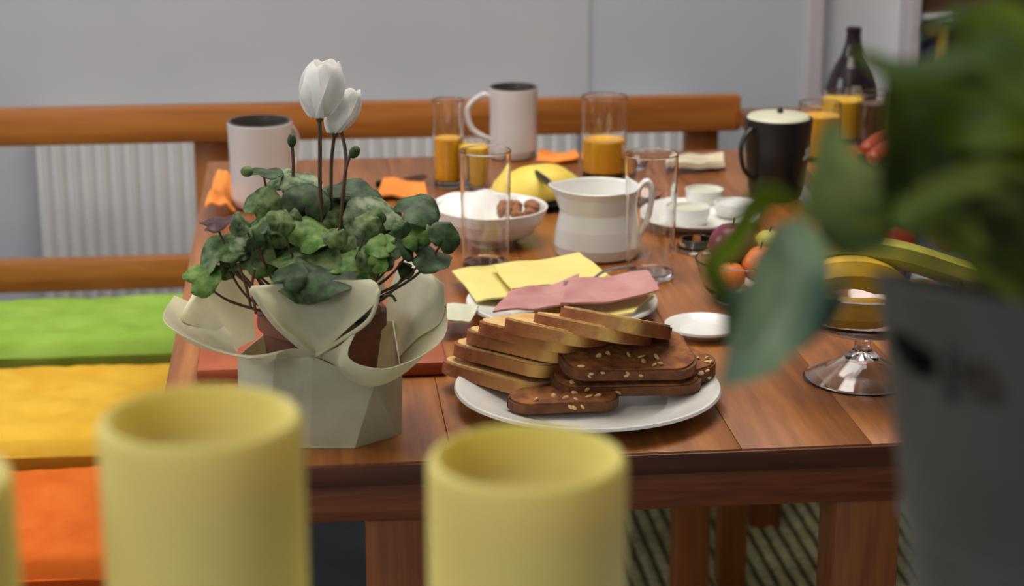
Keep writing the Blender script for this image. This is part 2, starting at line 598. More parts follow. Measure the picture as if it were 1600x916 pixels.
obj('leg', *box(0.66, 0.705, 2.96, 3.005, 0, 0.39, 0.003), M['bench_z'], bb)
for x_, y_ in ((-0.21, 1.70), (-0.58, 1.70), (-0.21, 2.55), (-0.58, 2.55), (-0.58, 3.2)):
    obj('leg', *box(x_, x_+0.045, y_, y_+0.045, 0, 0.375, 0.003), M['bench_z'], b)


def cushion(x0, x1, y0, y1, z0, th, m, name_label, seed):
    cx, cy = (x0+x1)/2, (y0+y1)/2
    t = empty('seat_cushion', (cx, cy, z0), name_label, 'cushion', 'seat cushions in a row on the left bench')
    V, F = [], []
    nu, nv = 44, 40
    rng = random.Random(seed)
    tufts = [(x0+(x1-x0)*a, y0+(y1-y0)*c) for a in (0.27, 0.5, 0.76) for c in (0.3, 0.7)]

    def top(u, v):
        eu = min(u, 1-u)*(x1-x0)
        ev = min(v, 1-v)*(y1-y0)
        e = min(eu, 0.03)/0.03
        g = min(ev, 0.03)/0.03
        prof = (math.sqrt(max(0, 1-(1-e)**2)))*(math.sqrt(max(0, 1-(1-g)**2)))
        x = x0+(x1-x0)*u
        y = y0+(y1-y0)*v
        d = 0
        for tx, ty in tufts:
            d += 0.006*math.exp(-((x-tx)**2+(y-ty)**2)/0.0006)
        wr = 0.0045*noise.noise(Vector((x*14+seed, y*26, seed)))+0.003*noise.noise(Vector((x*45, y*60, seed)))
        wob = 0.006*noise.noise(Vector((x*9, y*9, seed+5)))
        return x+wob*(1-e), y+wob*(1-g)*1.5, prof, -d+wr*prof
    for s in (1, -1):
        for j in range(nv+1):
            for i in range(nu+1):
                x, y, pr, dd = top(i/nu, j/nv)
                z = z0+th*0.5+s*th*0.5*pr+(dd if s == 1 else 0)
                V.append((x, y, z))
    n = (nu+1)*(nv+1)
    for j in range(nv):
        for i in range(nu):
            a, b_, c, d = j*(nu+1)+i, j*(nu+1)+i+1, (j+1)*(nu+1)+i+1, (j+1)*(nu+1)+i
            F.append([a, b_, c, d])
            F.append([n+d, n+c, n+b_, n+a])
    obj('cushion_pad', V, F, m, t, angle=80)
    pts = []
    for a, c in ((x0, y0), (x1, y0), (x1, y1), (x0, y1), (x0, y0)):
        pts.append(Vector((a, c, z0+th*0.5)))
    pp = []
    for i in range(4):
        for q in range(8):
            p = pts[i].lerp(pts[i+1], q/8)
            pp.append(p.lerp(Vector((cx, cy, p.z)), 0.02))
    pp.append(pp[0])
    obj('piping', *tube(pp, 0.0018, 6), m, t)
    return t


cushion(-0.62, -0.152, 3.015, 3.27, 0.402, 0.060, M['green_cloth'], 'lime green quilted seat cushion, farthest of the row on the bench', 3)
cushion(-0.62, -0.152, 2.57, 2.905, 0.402, 0.058, M['yellow_cloth'], 'golden yellow quilted seat cushion between the green and the orange one', 11)
cushion(-0.62, -0.152, 2.16, 2.475, 0.402, 0.058, M['orange_cloth'], 'bright orange quilted seat cushion, nearest of the row on the bench', 21)

# ------------------------------------------------------------------ table
TZ = 0.75
XL, XR, YF, YE = -0.145, 0.682, 1.672, 2.965
t = empty('dining_table', ((XL+XR)/2, (YF+YE)/2, 0), 'heavy orange-brown pine dining table laid for breakfast', 'table')
joint = [XL, -0.01, 0.125, 0.262, 0.39, 0.512, 0.60, XR]
for i in range(7):
    obj('plank', *box(joint[i]+0.0002, joint[i+1]-0.0002, YF, YE, TZ-0.021, TZ, 0.0008), M['table_top'], t)
obj('apron', *box(XL+0.03, XR-0.03, YF+0.015, YF+0.045, TZ-0.063, TZ-0.0215, 0.002), M['table_rail'], t)
obj('apron', *box(XL+0.03, XR-0.03, YE-0.05, YE-0.02, TZ-0.063, TZ-0.0215, 0.002), M['table_rail'], t)
obj('apron', *box(XL+0.03, XL+0.055, YF+0.045, YE-0.05, TZ-0.063, TZ-0.0215, 0.002), M['bench_y'], t)
obj('apron', *box(XR-0.055, XR-0.03, YF+0.045, YE-0.05, TZ-0.063, TZ-0.0215, 0.002), M['bench_y'], t)
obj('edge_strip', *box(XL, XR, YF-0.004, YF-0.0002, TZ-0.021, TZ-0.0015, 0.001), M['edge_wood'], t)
for ya in (YF+0.022, YE-0.09):
    for pa, pb in ((574, 668), (1303, 1405)):
        xa, xb = GY(pa, 860, YF+0.022).x, GY(pb, 860, YF+0.022).x
        if ya > 2:
            xa, xb = (XL+0.057, XL+0.112) if pa < 1000 else (XR-0.112, XR-0.057)
        obj('leg', *box(xa, xb, ya, ya+0.06, 0, TZ-0.0635, 0.004), M['table_leg'], t)

# second table behind, mostly hidden by the mug and the foliage
SX0, SX1, SY0, SY1 = 0.74, 1.5, 2.55, 3.30
s = empty('side_table', ((SX0+SX1)/2, (SY0+SY1)/2, 0), 'small wooden serving table half hidden behind the foreground foliage', 'table')
for i in range(5):
    a = SX0+i*(SX1-SX0)/5
    obj('plank', *box(a+0.0006, a+(SX1-SX0)/5-0.0006, SY0, SY1, TZ-0.026, TZ, 0.002), M['table_top'], s)
for x_ in (SX0+0.03, SX1-0.09):
    for y_ in (SY0+0.03, SY1-0.09):
        obj('leg', *box(x_, x_+0.055, y_, y_+0.055, 0, TZ-0.0265, 0.003), M['table_leg'], s)

# unseen foreground counter added to carry candles and bucket (below the frame)
CZ = 1.0
struct('counter_top', box(-0.6, 0.7, 0.42, 0.83, CZ-0.03, CZ, 0.004), M['white_paint'])
struct('counter_panel', box(-0.6, 0.7, 0.50, 0.54, 0, CZ-0.03), M['white_paint'])
bpy.data.objects['counter_top'].name = 'counter_top'

# ------------------------------------------------------------------ candles
def candle(px, pytop, Y, rpx, label):
    top = GY(px, pytop, Y)
    rr = rpx*mpp(top)
    h = top.z-CZ
    wl = 0.0048
    t = empty('pillar_candle', (top.x, top.y, CZ), label, 'candle', 'yellow pillar candles on the counter in front')
    pr = [(0, 0), (rr*0.985, 0), (rr, 0.003), (rr, h-0.004), (rr-0.0012, h-0.001), (rr-0.003, h), (rr-wl, h-0.0015), (rr-wl-0.0025, h-0.010), (rr-wl-0.007, h-0.017), (rr*0.5, h-0.020), (0, h-0.021)]
    obj('wax_body', *lathe(pr, (top.x, top.y, CZ), 64), M['wax'], t, angle=60)
    return t


candle(313, 648, 0.73, 160, 'hollow-topped pale yellow pillar candle, left of the two large ones')
candle(824, 711, 0.735, 157, 'hollow-topped pale yellow pillar candle in front of the bread plate')
candle(-146, 745, 0.70, 162, 'yellow pillar candle cut off by the left edge, only its side showing')

# ------------------------------------------------------------------ zinc bucket with foliage
BY = 0.63
lp = GY(1378, 447, BY)
bc = GY(1700, 490, BY)
rb = 322*mpp(bc)
ztop = bc.z
bk = empty('zinc_bucket', (bc.x, BY, CZ), 'tall dull grey zinc bucket with dark oval handle openings, at the right edge', 'bucket')
hb = ztop-CZ
rb0 = rb*0.56


def zrim(a):
    return hb+0.0060*math.cos(a+2.75)*1.4+0.010*math.cos(a+1.96)*1.2+0.002
Vb, Fb = [], []
n = 180
rows = 110
a0 = math.atan2(-1, -0.52)


def bucket_r(z):
    return rb0+(rb-rb0)*(z/hb)


def in_hole(a, z):
    # two handle openings near the top, either side
    for c, wz, hz, zz in ((-2.86, 0.27, 0.0072, hb-0.0075), (-2.42, 0.13, 0.0075, hb-0.0085), (0.5, 0.3, 0.006, hb-0.025)):
        d = (a-c+PI) % (2*PI)-PI
        zc = zz-0.006*d
        if (d/wz)**2+((z-zc)/hz)**2 < 1:
            return True
    return False


for sgn, dr_ in ((1, 0.0), (-1, -0.0012)):
    for j in range(rows+1):
        for i in range(n):
            a = 2*PI*i/n
            z = zrim(a)*j/rows
            r_ = bucket_r(z)+dr_
            Vb.append((bc.x+r_*math.cos(a), BY+r_*math.sin(a), CZ+z))
NB = (rows+1)*n
cells = set()
for j in range(rows):
    for i in range(n):
        a = 2*PI*(i+0.5)/n
        if not in_hole(a, zrim(a)*(j+0.5)/rows):
            cells.add((i, j))
for (i, j) in cells:
    i2 = (i+1) % n
    a, b_, c, d = j*n+i, j*n+i2, (j+1)*n+i2, (j+1)*n+i
    Fb.append([a, b_, c, d])
    Fb.append([NB+d, NB+c, NB+b_, NB+a])
    for di, dj, e in ((0, 1, (d, c)), (0, -1, (b_, a)), (1, 0, (c, b_)), (-1, 0, (a, d))):
        q = ((i+di) % n, j+dj)
        if q not in cells:
            Fb.append([e[0], e[1], NB+e[1], NB+e[0]])
Fb.append([i for i in range(n)][::-1])
obj('bucket_wall', Vb, Fb, M['zinc'], bk, smooth=True, angle=50)
rp = []
for q in range(91):
    a = 2*PI*q/90
    r_ = bucket_r(zrim(a))
    rp.append((bc.x+r_*math.cos(a), BY+r_*math.sin(a), CZ+zrim(a)))
obj('rim', *tube(rp, 0.0014, 8), M['zinc'], bk)
for zb in (hb-0.075, hb*0.35):
    rr = bucket_r(zb)
    obj('band', *lathe([(rr+0.0012*math.cos(a), zb+0.0012*math.sin(a)) for a in [2*PI*k/8 for k in range(8)]], (bc.x, BY, CZ), 90, close=True), M['zinc'], bk)
# lug between the openings
lug = []
for q in range(9):
    z = hb-0.018+q/8*0.019
    rr = bucket_r(z)+0.001+0.0025*math.sin(q/8*PI)
    lug.append((bc.x+rr*math.cos(-2.61), BY+rr*math.sin(-2.61), CZ+z))
obj('handle_lug', *tube(lug, 0.0016, 8), M['zinc'], bk)
obj('liner', *lathe([(0, 0.002), (rb0*0.9, 0.002), (rb*0.88, hb-0.030), (0, hb-0.030)], (bc.x, BY, CZ), 48), M['soil'], bk)

fp = empty('leafy_plant', (bc.x, BY, ztop-0.030), 'large leafy green plant in the zinc bucket, filling the upper right corner', 'plant')


def big_leaf(path, widths, m, roll=0.0, cup=0.12, parent=None, ripple=0.06, nm='leaf'):
    """path: (px, py, Y) with real distance; widths in metres"""
    P = smoothpath([GY(*p) for p in path], 7)
    n = len(P)

    def width(t):
        x = t*(len(widths)-1)
        i = min(int(x), len(widths)-2)
        fr = x-i
        fr = fr*fr*(3-2*fr)
        return widths[i]*(1-fr)+widths[i+1]*fr
    sd = random.random()*50

    def fn(u, v):
        i = min(int(round(v*(n-1))), n-1)
        p = P[i]
        tg = (P[min(i+1, n-1)]-P[max(i-1, 0)]).normalized()
        side = tg.cross((CAM-p).normalized()).normalized()
        nrm = side.cross(tg)
        rr = roll
        s2 = side*math.cos(rr)+nrm*math.sin(rr)
        n2 = s2.cross(tg)
        x = 2*u-1
        wd = width(v)*0.5
        c = cup*wd*(x*x)*2
        rp = ripple*wd*math.sin(v*17+sd+x*2)*abs(x)
        mid = -0.05*wd*math.exp(-(x/0.12)**2)
        return p+s2*(x*wd)+n2*(c+rp+mid)
    o = obj(nm, *sheet(fn, 13, n, 0.0006), m, parent or fp, angle=80)
    return o


px2 = 0.62/FPX  # metres per photo pixel near 0.62 m
big_leaf([(1405, 352, 0.66), (1345, 318, 0.655), (1306, 250, 0.65), (1303, 176, 0.65)], [90*px2, 185*px2, 150*px2, 60*px2, 2*px2], M['fg_pale'], 0.25)
big_leaf([(1232, 345, 0.66), (1240, 430, 0.65), (1205, 520, 0.645), (1122, 607, 0.65)], [50*px2, 135*px2, 150*px2, 110*px2, 2*px2], M['fg_blue'], -0.3)
big_leaf([(1322, 425, 0.64), (1285, 500, 0.64), (1200, 570, 0.645)], [4*px2, 40*px2, 40*px2, 4*px2], M['fg_blue'], 0.7)
big_leaf([(1262, 330, 0.665), (1195, 300, 0.66), (1150, 372, 0.655), (1112, 418, 0.655), (1135, 470, 0.655)], [14*px2, 34*px2, 50*px2, 46*px2, 38*px2], M['fg_green'], 0.45)
big_leaf([(1135, 468, 0.655), (1178, 462, 0.66), (1212, 415, 0.665), (1235, 360, 0.67)], [34*px2, 46*px2, 44*px2, 22*px2], M['fg_green'], 0.15)
big_leaf([(1148, 450, 0.655), (1150, 520, 0.655), (1165, 570, 0.655)], [40*px2, 56*px2, 20*px2], M['fg_blue'], 0.4)
big_leaf([(1205, 330, 0.66), (1190, 318, 0.66), (1183, 298, 0.66)], [50*px2, 36*px2, 2*px2], M['fg_green'], 0.2)
# upper mass
big_leaf([(1322, 72, 0.62), (1372, 100, 0.62), (1430, 118, 0.615), (1520, 112, 0.61), (1640, 90, 0.60)], [1*px2, 30*px2, 52*px2, 110*px2, 150*px2], M['fg_green'], 0.2)
big_leaf([(1492, 50, 0.60), (1520, 40, 0.60), (1570, 60, 0.59), (1650, 130, 0.58)], [4*px2, 60*px2, 120*px2, 130*px2], M['fg_green'], -0.3)
big_leaf([(1395, 110, 0.635), (1420, 190, 0.63), (1430, 270, 0.63), (1410, 370, 0.63)], [40*px2, 110*px2, 130*px2, 60*px2], M['fg_dark'], 0.3)
big_leaf([(1480, 120, 0.64), (1520, 210, 0.64), (1560, 300, 0.63), (1640, 380, 0.62)], [70*px2, 180*px2, 190*px2, 120*px2], M['fg_dark'], -0.2)
big_leaf([(1430, 170, 0.61), (1500, 200, 0.61), (1580, 180, 0.60), (1660, 190, 0.60)], [10*px2, 90*px2, 120*px2, 90*px2], M['fg_green'], 0.5)
big_leaf([(1640, 230, 0.60), (1560, 270, 0.60), (1490, 300, 0.61), (1420, 330, 0.62), (1385, 300, 0.64)], [60*px2, 80*px2, 90*px2, 60*px2, 6*px2], M['fg_green'], 0.55)
big_leaf([(1400, 335, 0.64), (1450, 325, 0.63), (1500, 350, 0.62), (1545, 410, 0.61)], [14*px2, 38*px2, 44*px2, 20*px2], M['fg_stem'], 0.5)
big_leaf([(1660, 20, 0.63), (1590, 40, 0.63), (1530, 90, 0.635), (1470, 160, 0.64)], [100*px2, 130*px2, 110*px2, 30*px2], M['fg_dark'], 0.1)
big_leaf([(1660, 420, 0.66), (1590, 380, 0.66), (1520, 340, 0.665), (1440, 300, 0.67)], [150*px2, 190*px2, 150*px2, 60*px2], M['fg_dark'], 0.15)
big_leaf([(1640, 320, 0.59), (1590, 300, 0.59), (1540, 305, 0.60), (1500, 330, 0.605)], [60*px2, 70*px2, 50*px2, 4*px2], M['fg_dark'], 0.6)
big_leaf([(1650, 470, 0.60), (1600, 420, 0.60), (1560, 400, 0.60), (1520, 400, 0.60)], [60*px2, 60*px2, 40*px2, 4*px2], M['fg_dark'], 0.3)
big_leaf([(1385, 190, 0.645), (1440, 240, 0.645), (1480, 280, 0.64)], [6*px2, 70*px2, 90*px2], M['fg_green'], -0.6)
big_leaf([(1336, 84, 0.605), (1400, 112, 0.60), (1480, 100, 0.598), (1590, 74, 0.595)], [2*px2, 22*px2, 30*px2, 10*px2], M['fg_pale'], 0.1)
big_leaf([(1402, 338, 0.60), (1460, 300, 0.598), (1540, 276, 0.595), (1630, 290, 0.59)], [6*px2, 40*px2, 52*px2, 20*px2], M['fg_stem'], 0.0)
big_leaf([(1430, 60, 0.66), (1500, 22, 0.66), (1570, 26, 0.66)], [3*px2, 34*px2, 20*px2], M['fg_pale'], 0.3)
root = Vector((bc.x, BY, ztop-0.032))
for px, py, Y in ((1400, 345, 0.655), (1450, 300, 0.63), (1560, 300, 0.62), (1640, 380, 0.62), (1620, 120, 0.61), (1640, 230, 0.60)):
    e = GY(px, py, Y)
    mid = root.lerp(e, 0.55)+Vector((0, 0, 0.012))
    r0 = root+Vector((random.uniform(-.02, .02), random.uniform(-.02, .02), 0))
    obj('stem', *tube(smoothpath([r0, mid, e], 8), 0.0022, 8), M['fg_stem'], fp)
for a, c in (((1405, 350, 0.655), (1255, 333, 0.66)), ((1262, 335, 0.66), (1232, 348, 0.66)), ((1420, 345, 0.64), (1400, 350, 0.655))):
    pa, pb = GY(*a), GY(*c)
    obj('stem', *tube(smoothpath([pa, pa.lerp(pb, 0.5)+Vector((0, 0, -0.002)), pb], 6), 0.0020, 8), M['fg_stem'], fp)

# ------------------------------------------------------------------ potted cyclamen
PC = GZ(508, 664, TZ)
cy = empty('potted_cyclamen', PC, 'white-flowering potted cyclamen wrapped in folded cream paper, beside the bread plate', 'plant')
obj('pot', *lathe([(0, 0.004), (0.042, 0.004), (0.056, 0.098), (0.060, 0.100), (0.060, 0.113), (0.055, 0.113), (0.053, 0.100), (0, 0.100)], PC, 40), M['terracotta'], cy)
obj('soil', *ball(PC+Vector((0, 0, 0.1)), 0.052, 0.052, 0.010, lump=0.3), M['soil'], cy)


def L(x, y, z):
    return PC+Vector((x, y, z))


# folded paper: a six-cornered base with facets that pinch and then open into flaps
def base_fold(name, pts, m=M['wrap'], th=0.0005):
    V = [Vector(p) for p in pts]
    c = sum(V, Vector())/len(V)
    nrm = (V[1]-V[0]).cross(V[2]-V[0]).normalized()*th
    n = len(V)
    VV = [v+nrm for v in V]+[v-nrm for v in V]
    F = [list(range(n)), [n+i for i in range(n)][::-1]]
    for i in range(n):
        j = (i+1) % n
        F.append([j, i, n+i, n+j])
    return VV, F


wrapo = obj('paper_wrap', *base_fold('b', [L(-0.072, 0.03, 0.0015), L(-0.03, -0.062, 0.0015), L(0.026, -0.068, 0.0015), L(0.070, -0.03, 0.0015), L(0.065, 0.05, 0.0015), L(-0.03, 0.07, 0.0015)]), M['wrap'], cy)


def wp(px, py, dy):
    """point on the wrap from its photo place, at distance dy in front of (-) or behind (+) the pot axis"""
    return GY(px, py, PC.y+dy)


pin = wp(490, 557, -0.066)
K = wp(550, 713, -0.066)
K0 = wp(484, 714, -0.062)
E0 = wp(626, 690, -0.030)
E1 = wp(628, 590, -0.034)
R1 = wp(585, 600, -0.072)
A0 = wp(374, 700, -0.015)
A1 = wp(372, 556, -0.018)
A2 = wp(430, 560, -0.055)
B0 = wp(420, 712, -0.055)
for pts in ([pin, K0, K], [pin, K, R1], [R1, K, E0, E1], [A2, B0, K0, pin], [A1, A0, B0, A2]):
    sub('paper_facet', *base_fold('f', pts), M['wrap'], wrapo, smooth=False)
# rear facets
Bk0, Bk1 = L(0.065, 0.05, 0), L(0.068, 0.052, 0.085)
Bl0, Bl1 = L(-0.035, 0.07, 0), L(-0.037, 0.072, 0.085)
for pts in ([E1, E0, Bk0, Bk1], [Bk1, Bk0, Bl0, Bl1], [Bl1, Bl0, A0, A1]):
    sub('paper_facet', *base_fold('f', pts), M['wrap'], wrapo, smooth=False)


def flap(rows, nm='paper_flap', th=0.0006):
    """rows of control points; smooth in both directions"""
    rr = [smoothpath(r, 6) for r in rows]
    nu = len(rr[0])
    cols = [smoothpath([r[i] for r in rr], 6) for i in range(nu)]
    nv = len(cols[0])

    def fn(u, v):
        i = min(int(round(u*(nu-1))), nu-1)
        j = min(int(round(v*(nv-1))), nv-1)
        p = cols[i][j]
        q = noise.noise(p*55)*0.0006
        return p+Vector((q, q, q))
    return sub(nm, *sheet(fn, nu, nv, th), M['wrap'], wrapo, angle=70)


# front flap: fan standing up from the pinch, edges curling forward
flap([[wp(482, 556, -0.072), wp(490, 560, -0.069), wp(498, 556, -0.072)],
      [wp(440, 512, -0.084), wp(490, 528, -0.068), wp(545, 512, -0.084)],
      [wp(405, 470, -0.088), wp(490, 490, -0.066), wp(582, 478, -0.088)],
      [wp(392, 450, -0.082), wp(480, 462, -0.066), wp(592, 448, -0.082)],
      [wp(400, 447, -0.072), wp(492, 440, -0.070), wp(578, 437, -0.072)]])
# rolled edges of the front flap
for pts in ([(392, 450, -0.084), (425, 500, -0.088), (462, 535, -0.082), (490, 557, -0.072)], [(592, 452, -0.084), (578, 498, -0.088), (535, 530, -0.082), (492, 557, -0.072)]):
    sub('rolled_edge', *tube(smoothpath([wp(*p) for p in pts], 8), [0.0012]+[0.0030]*23+[0.001], 8, 0.7), M['wrap'], wrapo)
# left flap: wide lip thrown outwards
flap([[wp(488, 556, -0.067), wp(430, 560, -0.056), wp(374, 556, -0.030), wp(360, 520, 0.02)],
      [wp(462, 545, -0.074), wp(400, 556, -0.072), wp(330, 540, -0.050), wp(325, 490, 0.03)],
      [wp(435, 552, -0.084), wp(370, 556, -0.092), wp(290, 530, -0.070), wp(290, 470, 0.03)],
      [wp(430, 562, -0.088), wp(350, 552, -0.100), wp(258, 505, -0.070), wp(272, 462, 0.03)]])
# back-left upright part
flap([[wp(374, 560, -0.018), wp(372, 545, 0.03), wp(400, 530, 0.065)],
      [wp(330, 520, -0.01), wp(350, 490, 0.04), wp(395, 480, 0.075)],
      [wp(285, 500, -0.03), wp(330, 450, 0.04), wp(390, 440, 0.075)],
      [wp(300, 462, 0.02), wp(345, 420, 0.05), wp(398, 408, 0.075)]])
# right flap: rolls forward at the bottom and stands up at the right
flap([[wp(492, 557, -0.068), wp(540, 575, -0.066), wp(585, 590, -0.060), wp(626, 585, -0.034), wp(622, 555, 0.02)],
      [wp(515, 548, -0.078), wp(540, 590, -0.084), wp(590, 603, -0.084), wp(650, 565, -0.050), wp(640, 510, 0.01)],
      [wp(536, 536, -0.088), wp(534, 575, -0.096), wp(600, 590, -0.098), wp(672, 545, -0.060), wp(668, 480, 0.00)],
      [wp(560, 512, -0.084), wp(545, 560, -0.098), wp(610, 575, -0.104), wp(693, 528, -0.064), wp(693, 450, -0.01)]])
flap([[wp(622, 560, 0.0), wp(620, 530, 0.04), wp(600, 500, 0.07)],
      [wp(650, 530, -0.03), wp(640, 480, 0.03), wp(610, 450, 0.07)],
      [wp(690, 500, -0.04), wp(668, 440, 0.02), wp(622, 420, 0.07)],
      [wp(694, 445, -0.02), wp(672, 426, 0.03), wp(634, 404, 0.07)]])
# back flap
flap([[L(-0.04, 0.06, 0.05), L(0.0, 0.068, 0.05), L(0.05, 0.06, 0.05)],
      [L(-0.05, 0.072, 0.10), L(0, 0.08, 0.10), L(0.06, 0.072, 0.10)],
      [L(-0.055, 0.08, 0.125), L(0, 0.088, 0.128), L(0.062, 0.08, 0.125)]])


def heart_leaf(c, width_px, nrm, spin, m, curl=0.25, elong=0.95):
    """heart-shaped blade: centre, width in photo pixels at its place, facing nrm"""
    r = 0.5*width_px*mpp(c)
    nrm = Vector(nrm).normalized()
    a = Vector((0, 0, 1)) if abs(nrm.z) < 0.95 else Vector((0, 1, 0))
    u = a.cross(nrm).normalized()
    v = nrm.cross(u)
    u, v = u*math.cos(spin)+v*math.sin(spin), v*math.cos(spin)-u*math.sin(spin)
    V, F = [], []
    nr, na = 6, 28
    th = 0.0005
    sd = random.random()*20
    for s in (1, -1):
        for i in range(nr+1):
            q = i/nr
            for k in range(na):
                t = 2*PI*k/na
                rad = r*(1+0.10*math.cos(t)-0.42*math.exp(-((((t-PI)+PI) % (2*PI)-PI)/0.35)**2)+0.02*math.sin(9*t+sd))*q
                if abs(math.cos(t/2)) > 0.999:
                    rad *= 1.05
                x = rad*math.cos(t)*elong
                y = rad*math.sin(t)
                h = curl*r*(q*q)*(0.6*math.cos(2*t+sd)-0.55)+0.07*r*q*q*math.sin(5*t+sd)+0.02*r*q*math.sin(11*t+sd)*q*q
                if i == 0:
                    x = y = h = 0
                V.append(Vector(c)+u*x+v*y+nrm*(h+s*th*0.5))
    n = (nr+1)*na
    for i in range(nr):
        for k in range(na):
            k2 = (k+1) % na
            F.append([i*na+k, (i+1)*na+k, (i+1)*na+k2, i*na+k2])
            F.append([n+i*na+k2, n+(i+1)*na+k2, n+(i+1)*na+k, n+i*na+k])
    for k in range(na):
        k2 = (k+1) % na
        F.append([nr*na+k, n+nr*na+k, n+nr*na+k2, nr*na+k2])
    o = obj('leaf', V, F, m, cy, angle=80)
    return o


random.seed(23)
LV = [  # px, py, dy, width px, normal (x right, y away, z up), spin, material
    (336, 347, -0.02, 62, (-0.2, -0.12, 1), 0.3, 'leaf_purple', 0.15),
    (411, 268, 0.03, 62, (0.1, -0.02, 1), 0.2, 'leaf_dark', 0.1),
    (470, 291, 0.02, 68, (0.0, -0.8, 0.9), 1.2, 'leaf_silver', 0.35),
    (440, 282, 0.04, 50, (-0.3, -0.6, 0.9), 2.2, 'leaf_silver', 0.3),
    (556, 302, 0.02, 92, (0.25, -0.25, 1), 0.4, 'leaf_dark', 0.25),
    (586, 343, -0.01, 96, (0.2, -0.8, 0.8), 2.0, 'leaf_silver', 0.3),
    (648, 327, 0.0, 78, (0.1, -0.5, 1), 0.2, 'leaf_dark', 0.3),
    (694, 373, -0.02, 56, (0.5, -0.9, 0.5), 0.9, 'leaf_dark', 0.2),
    (652, 370, -0.02, 54, (0.2, -0.9, 0.6), 1.9, 'leaf_bright', 0.45),
    (668, 398, -0.02, 74, (0.3, -0.4, 1), -0.5, 'leaf_dark', 0.25),
    (407, 322, 0.0, 66, (-0.2, -0.9, 0.6), 1.0, 'leaf_mid', 0.5),
    (414, 360, -0.02, 88, (-0.2, -0.7, 0.9), 2.0, 'leaf_mid', 0.4),
    (478, 320, 0.0, 76, (0.1, -1, 0.6), 1.5, 'leaf_dark', 0.4),
    (500, 345, 0.0, 90, (0.0, -0.6, 0.9), 2.6, 'leaf_mid', 0.4),
    (485, 364, -0.03, 82, (0.0, -0.5, 1), 0.6, 'leaf_bright', 0.4),
    (440, 350, -0.01, 64, (-0.4, -0.8, 0.6), 0.4, 'leaf_mid', 0.5),
    (342, 396, -0.03, 84, (-0.5, -0.5, 0.9), 2.4, 'leaf_mid', 0.35),
    (312, 434, -0.04, 66, (-0.2, -0.7, 0.9), 0.7, 'leaf_bright', 0.3),
    (389, 404, -0.03, 80, (-0.3, -0.6, 0.8), 1.6, 'leaf_mid', 0.45),
    (430, 392, -0.02, 76, (0.0, -0.8, 0.8), 0.2, 'leaf_dark', 0.4),
    (465, 415, -0.05, 130, (-0.1, -0.55, 1), 0.3, 'leaf_mid', 0.3),
    (500, 424, -0.06, 110, (0.15, -0.42, 1), -0.3, 'leaf_dark', 0.3),
    (545, 416, -0.05, 84, (0.2, -0.6, 1), 0.9, 'leaf_bright', 0.35),
    (588, 410, -0.05, 62, (0.1, -1, 0.4), 2.0, 'leaf_mid', 0.8),
    (590, 412, -0.058, 34, (0.1, -1, 0.4), 0.5, 'leaf_bright', 0.6),
    (560, 372, -0.02, 74, (0.2, -0.7, 0.8), 1.1, 'leaf_dark', 0.4),
    (525, 385, -0.03, 70, (0.0, -0.8, 0.7), 2.2, 'leaf_mid', 0.4),
    (620, 352, 0.01, 80, (0.4, -0.4, 1), 0.1, 'leaf_mid', 0.3),
    (625, 388, -0.03, 60, (0.4, -0.8, 0.7), 1.4, 'leaf_dark', 0.4),
    (520, 316, 0.03, 84, (0.2, -0.5, 1), 0.7, 'leaf_dark', 0.3),
    (450, 432, -0.07, 60, (-0.2, -0.6, 0.9), 1.1, 'leaf_dark', 0.3),
    (372, 372, 0.02, 60, (-0.3, -0.5, 1), 2.8, 'leaf_dark', 0.4),
]
for i in range(17):
    ax_ = random.uniform(350, 660)
    ay_ = random.uniform(300, 425)
    if ay_ < 300+abs(ax_-500)*0.35:
        ay_ += 45
    LV.append((ax_, ay_, random.uniform(-0.055, -0.005), random.uniform(28, 50), (random.uniform(-0.8, 0.8), -0.6, random.uniform(0.1, 1.0)), random.uniform(0, 6), random.choice(['leaf_mid', 'leaf_dark', 'leaf_silver', 'leaf_dark', 'leaf_bright', 'leaf_mid']), random.uniform(0.3, 0.9)))
for i, (px, py, dy, wpx, nr, sp, mm, cu) in enumerate(LV):
    c = wp(px, py, dy)
    heart_leaf(c, wpx, nr, sp, M[mm], cu)
    rt = L(random.uniform(-0.028, 0.028), random.uniform(-0.03, 0.02), 0.102)
    mid = rt.lerp(c, 0.55)+Vector(((c.x-rt.x)*0.15, 0, -0.004))
    obj('leaf_stalk', *tube(smoothpath([rt, mid, c-Vector((0, 0, 0.0008))], 6), [0.0014]*7+[0.0011]*6, 6), M['stem'], cy)


def flower(c, h, lean, sz, spin):
    """swept-back petals: c is where petals join (bottom), they stand upward"""
    f0 = obj('flower', *ball(c-Vector((0, 0, 0.002)), 0.0035, 0.0035, 0.004, n=12, m=8), M['stem'], cy)
    for k in range(5):
        a = 2*PI*k/5+spin
        out = Vector((math.cos(a), math.sin(a), 0))
        tang = Vector((-math.sin(a), math.cos(a), 0))
        tw = 0.5

        def fn(u, v, out=out, tang=tang):
            x = 2*u-1
            wd = sz*(0.22+1.15*math.sin(min(1, v*0.86+0.10)*PI)**0.8)*0.42
            if v > 0.85:
                wd *= math.sqrt(max(0.02, 1-((v-0.85)/0.16)**2))
            r_ = sz*(0.12+0.40*math.sin(v*PI*0.78))
            p = Vector(c)+out*r_+Vector((0, 0, h*v))+Vector(lean)*v
            return p+tang*(x*wd)-out*(x*x*wd*0.5)+Vector((0, 0, 1))*(tw*x*wd*0.3*v)
        sub('petal', *sheet(fn, 9, 14, 0.0005), M['petal'], f0, angle=80)


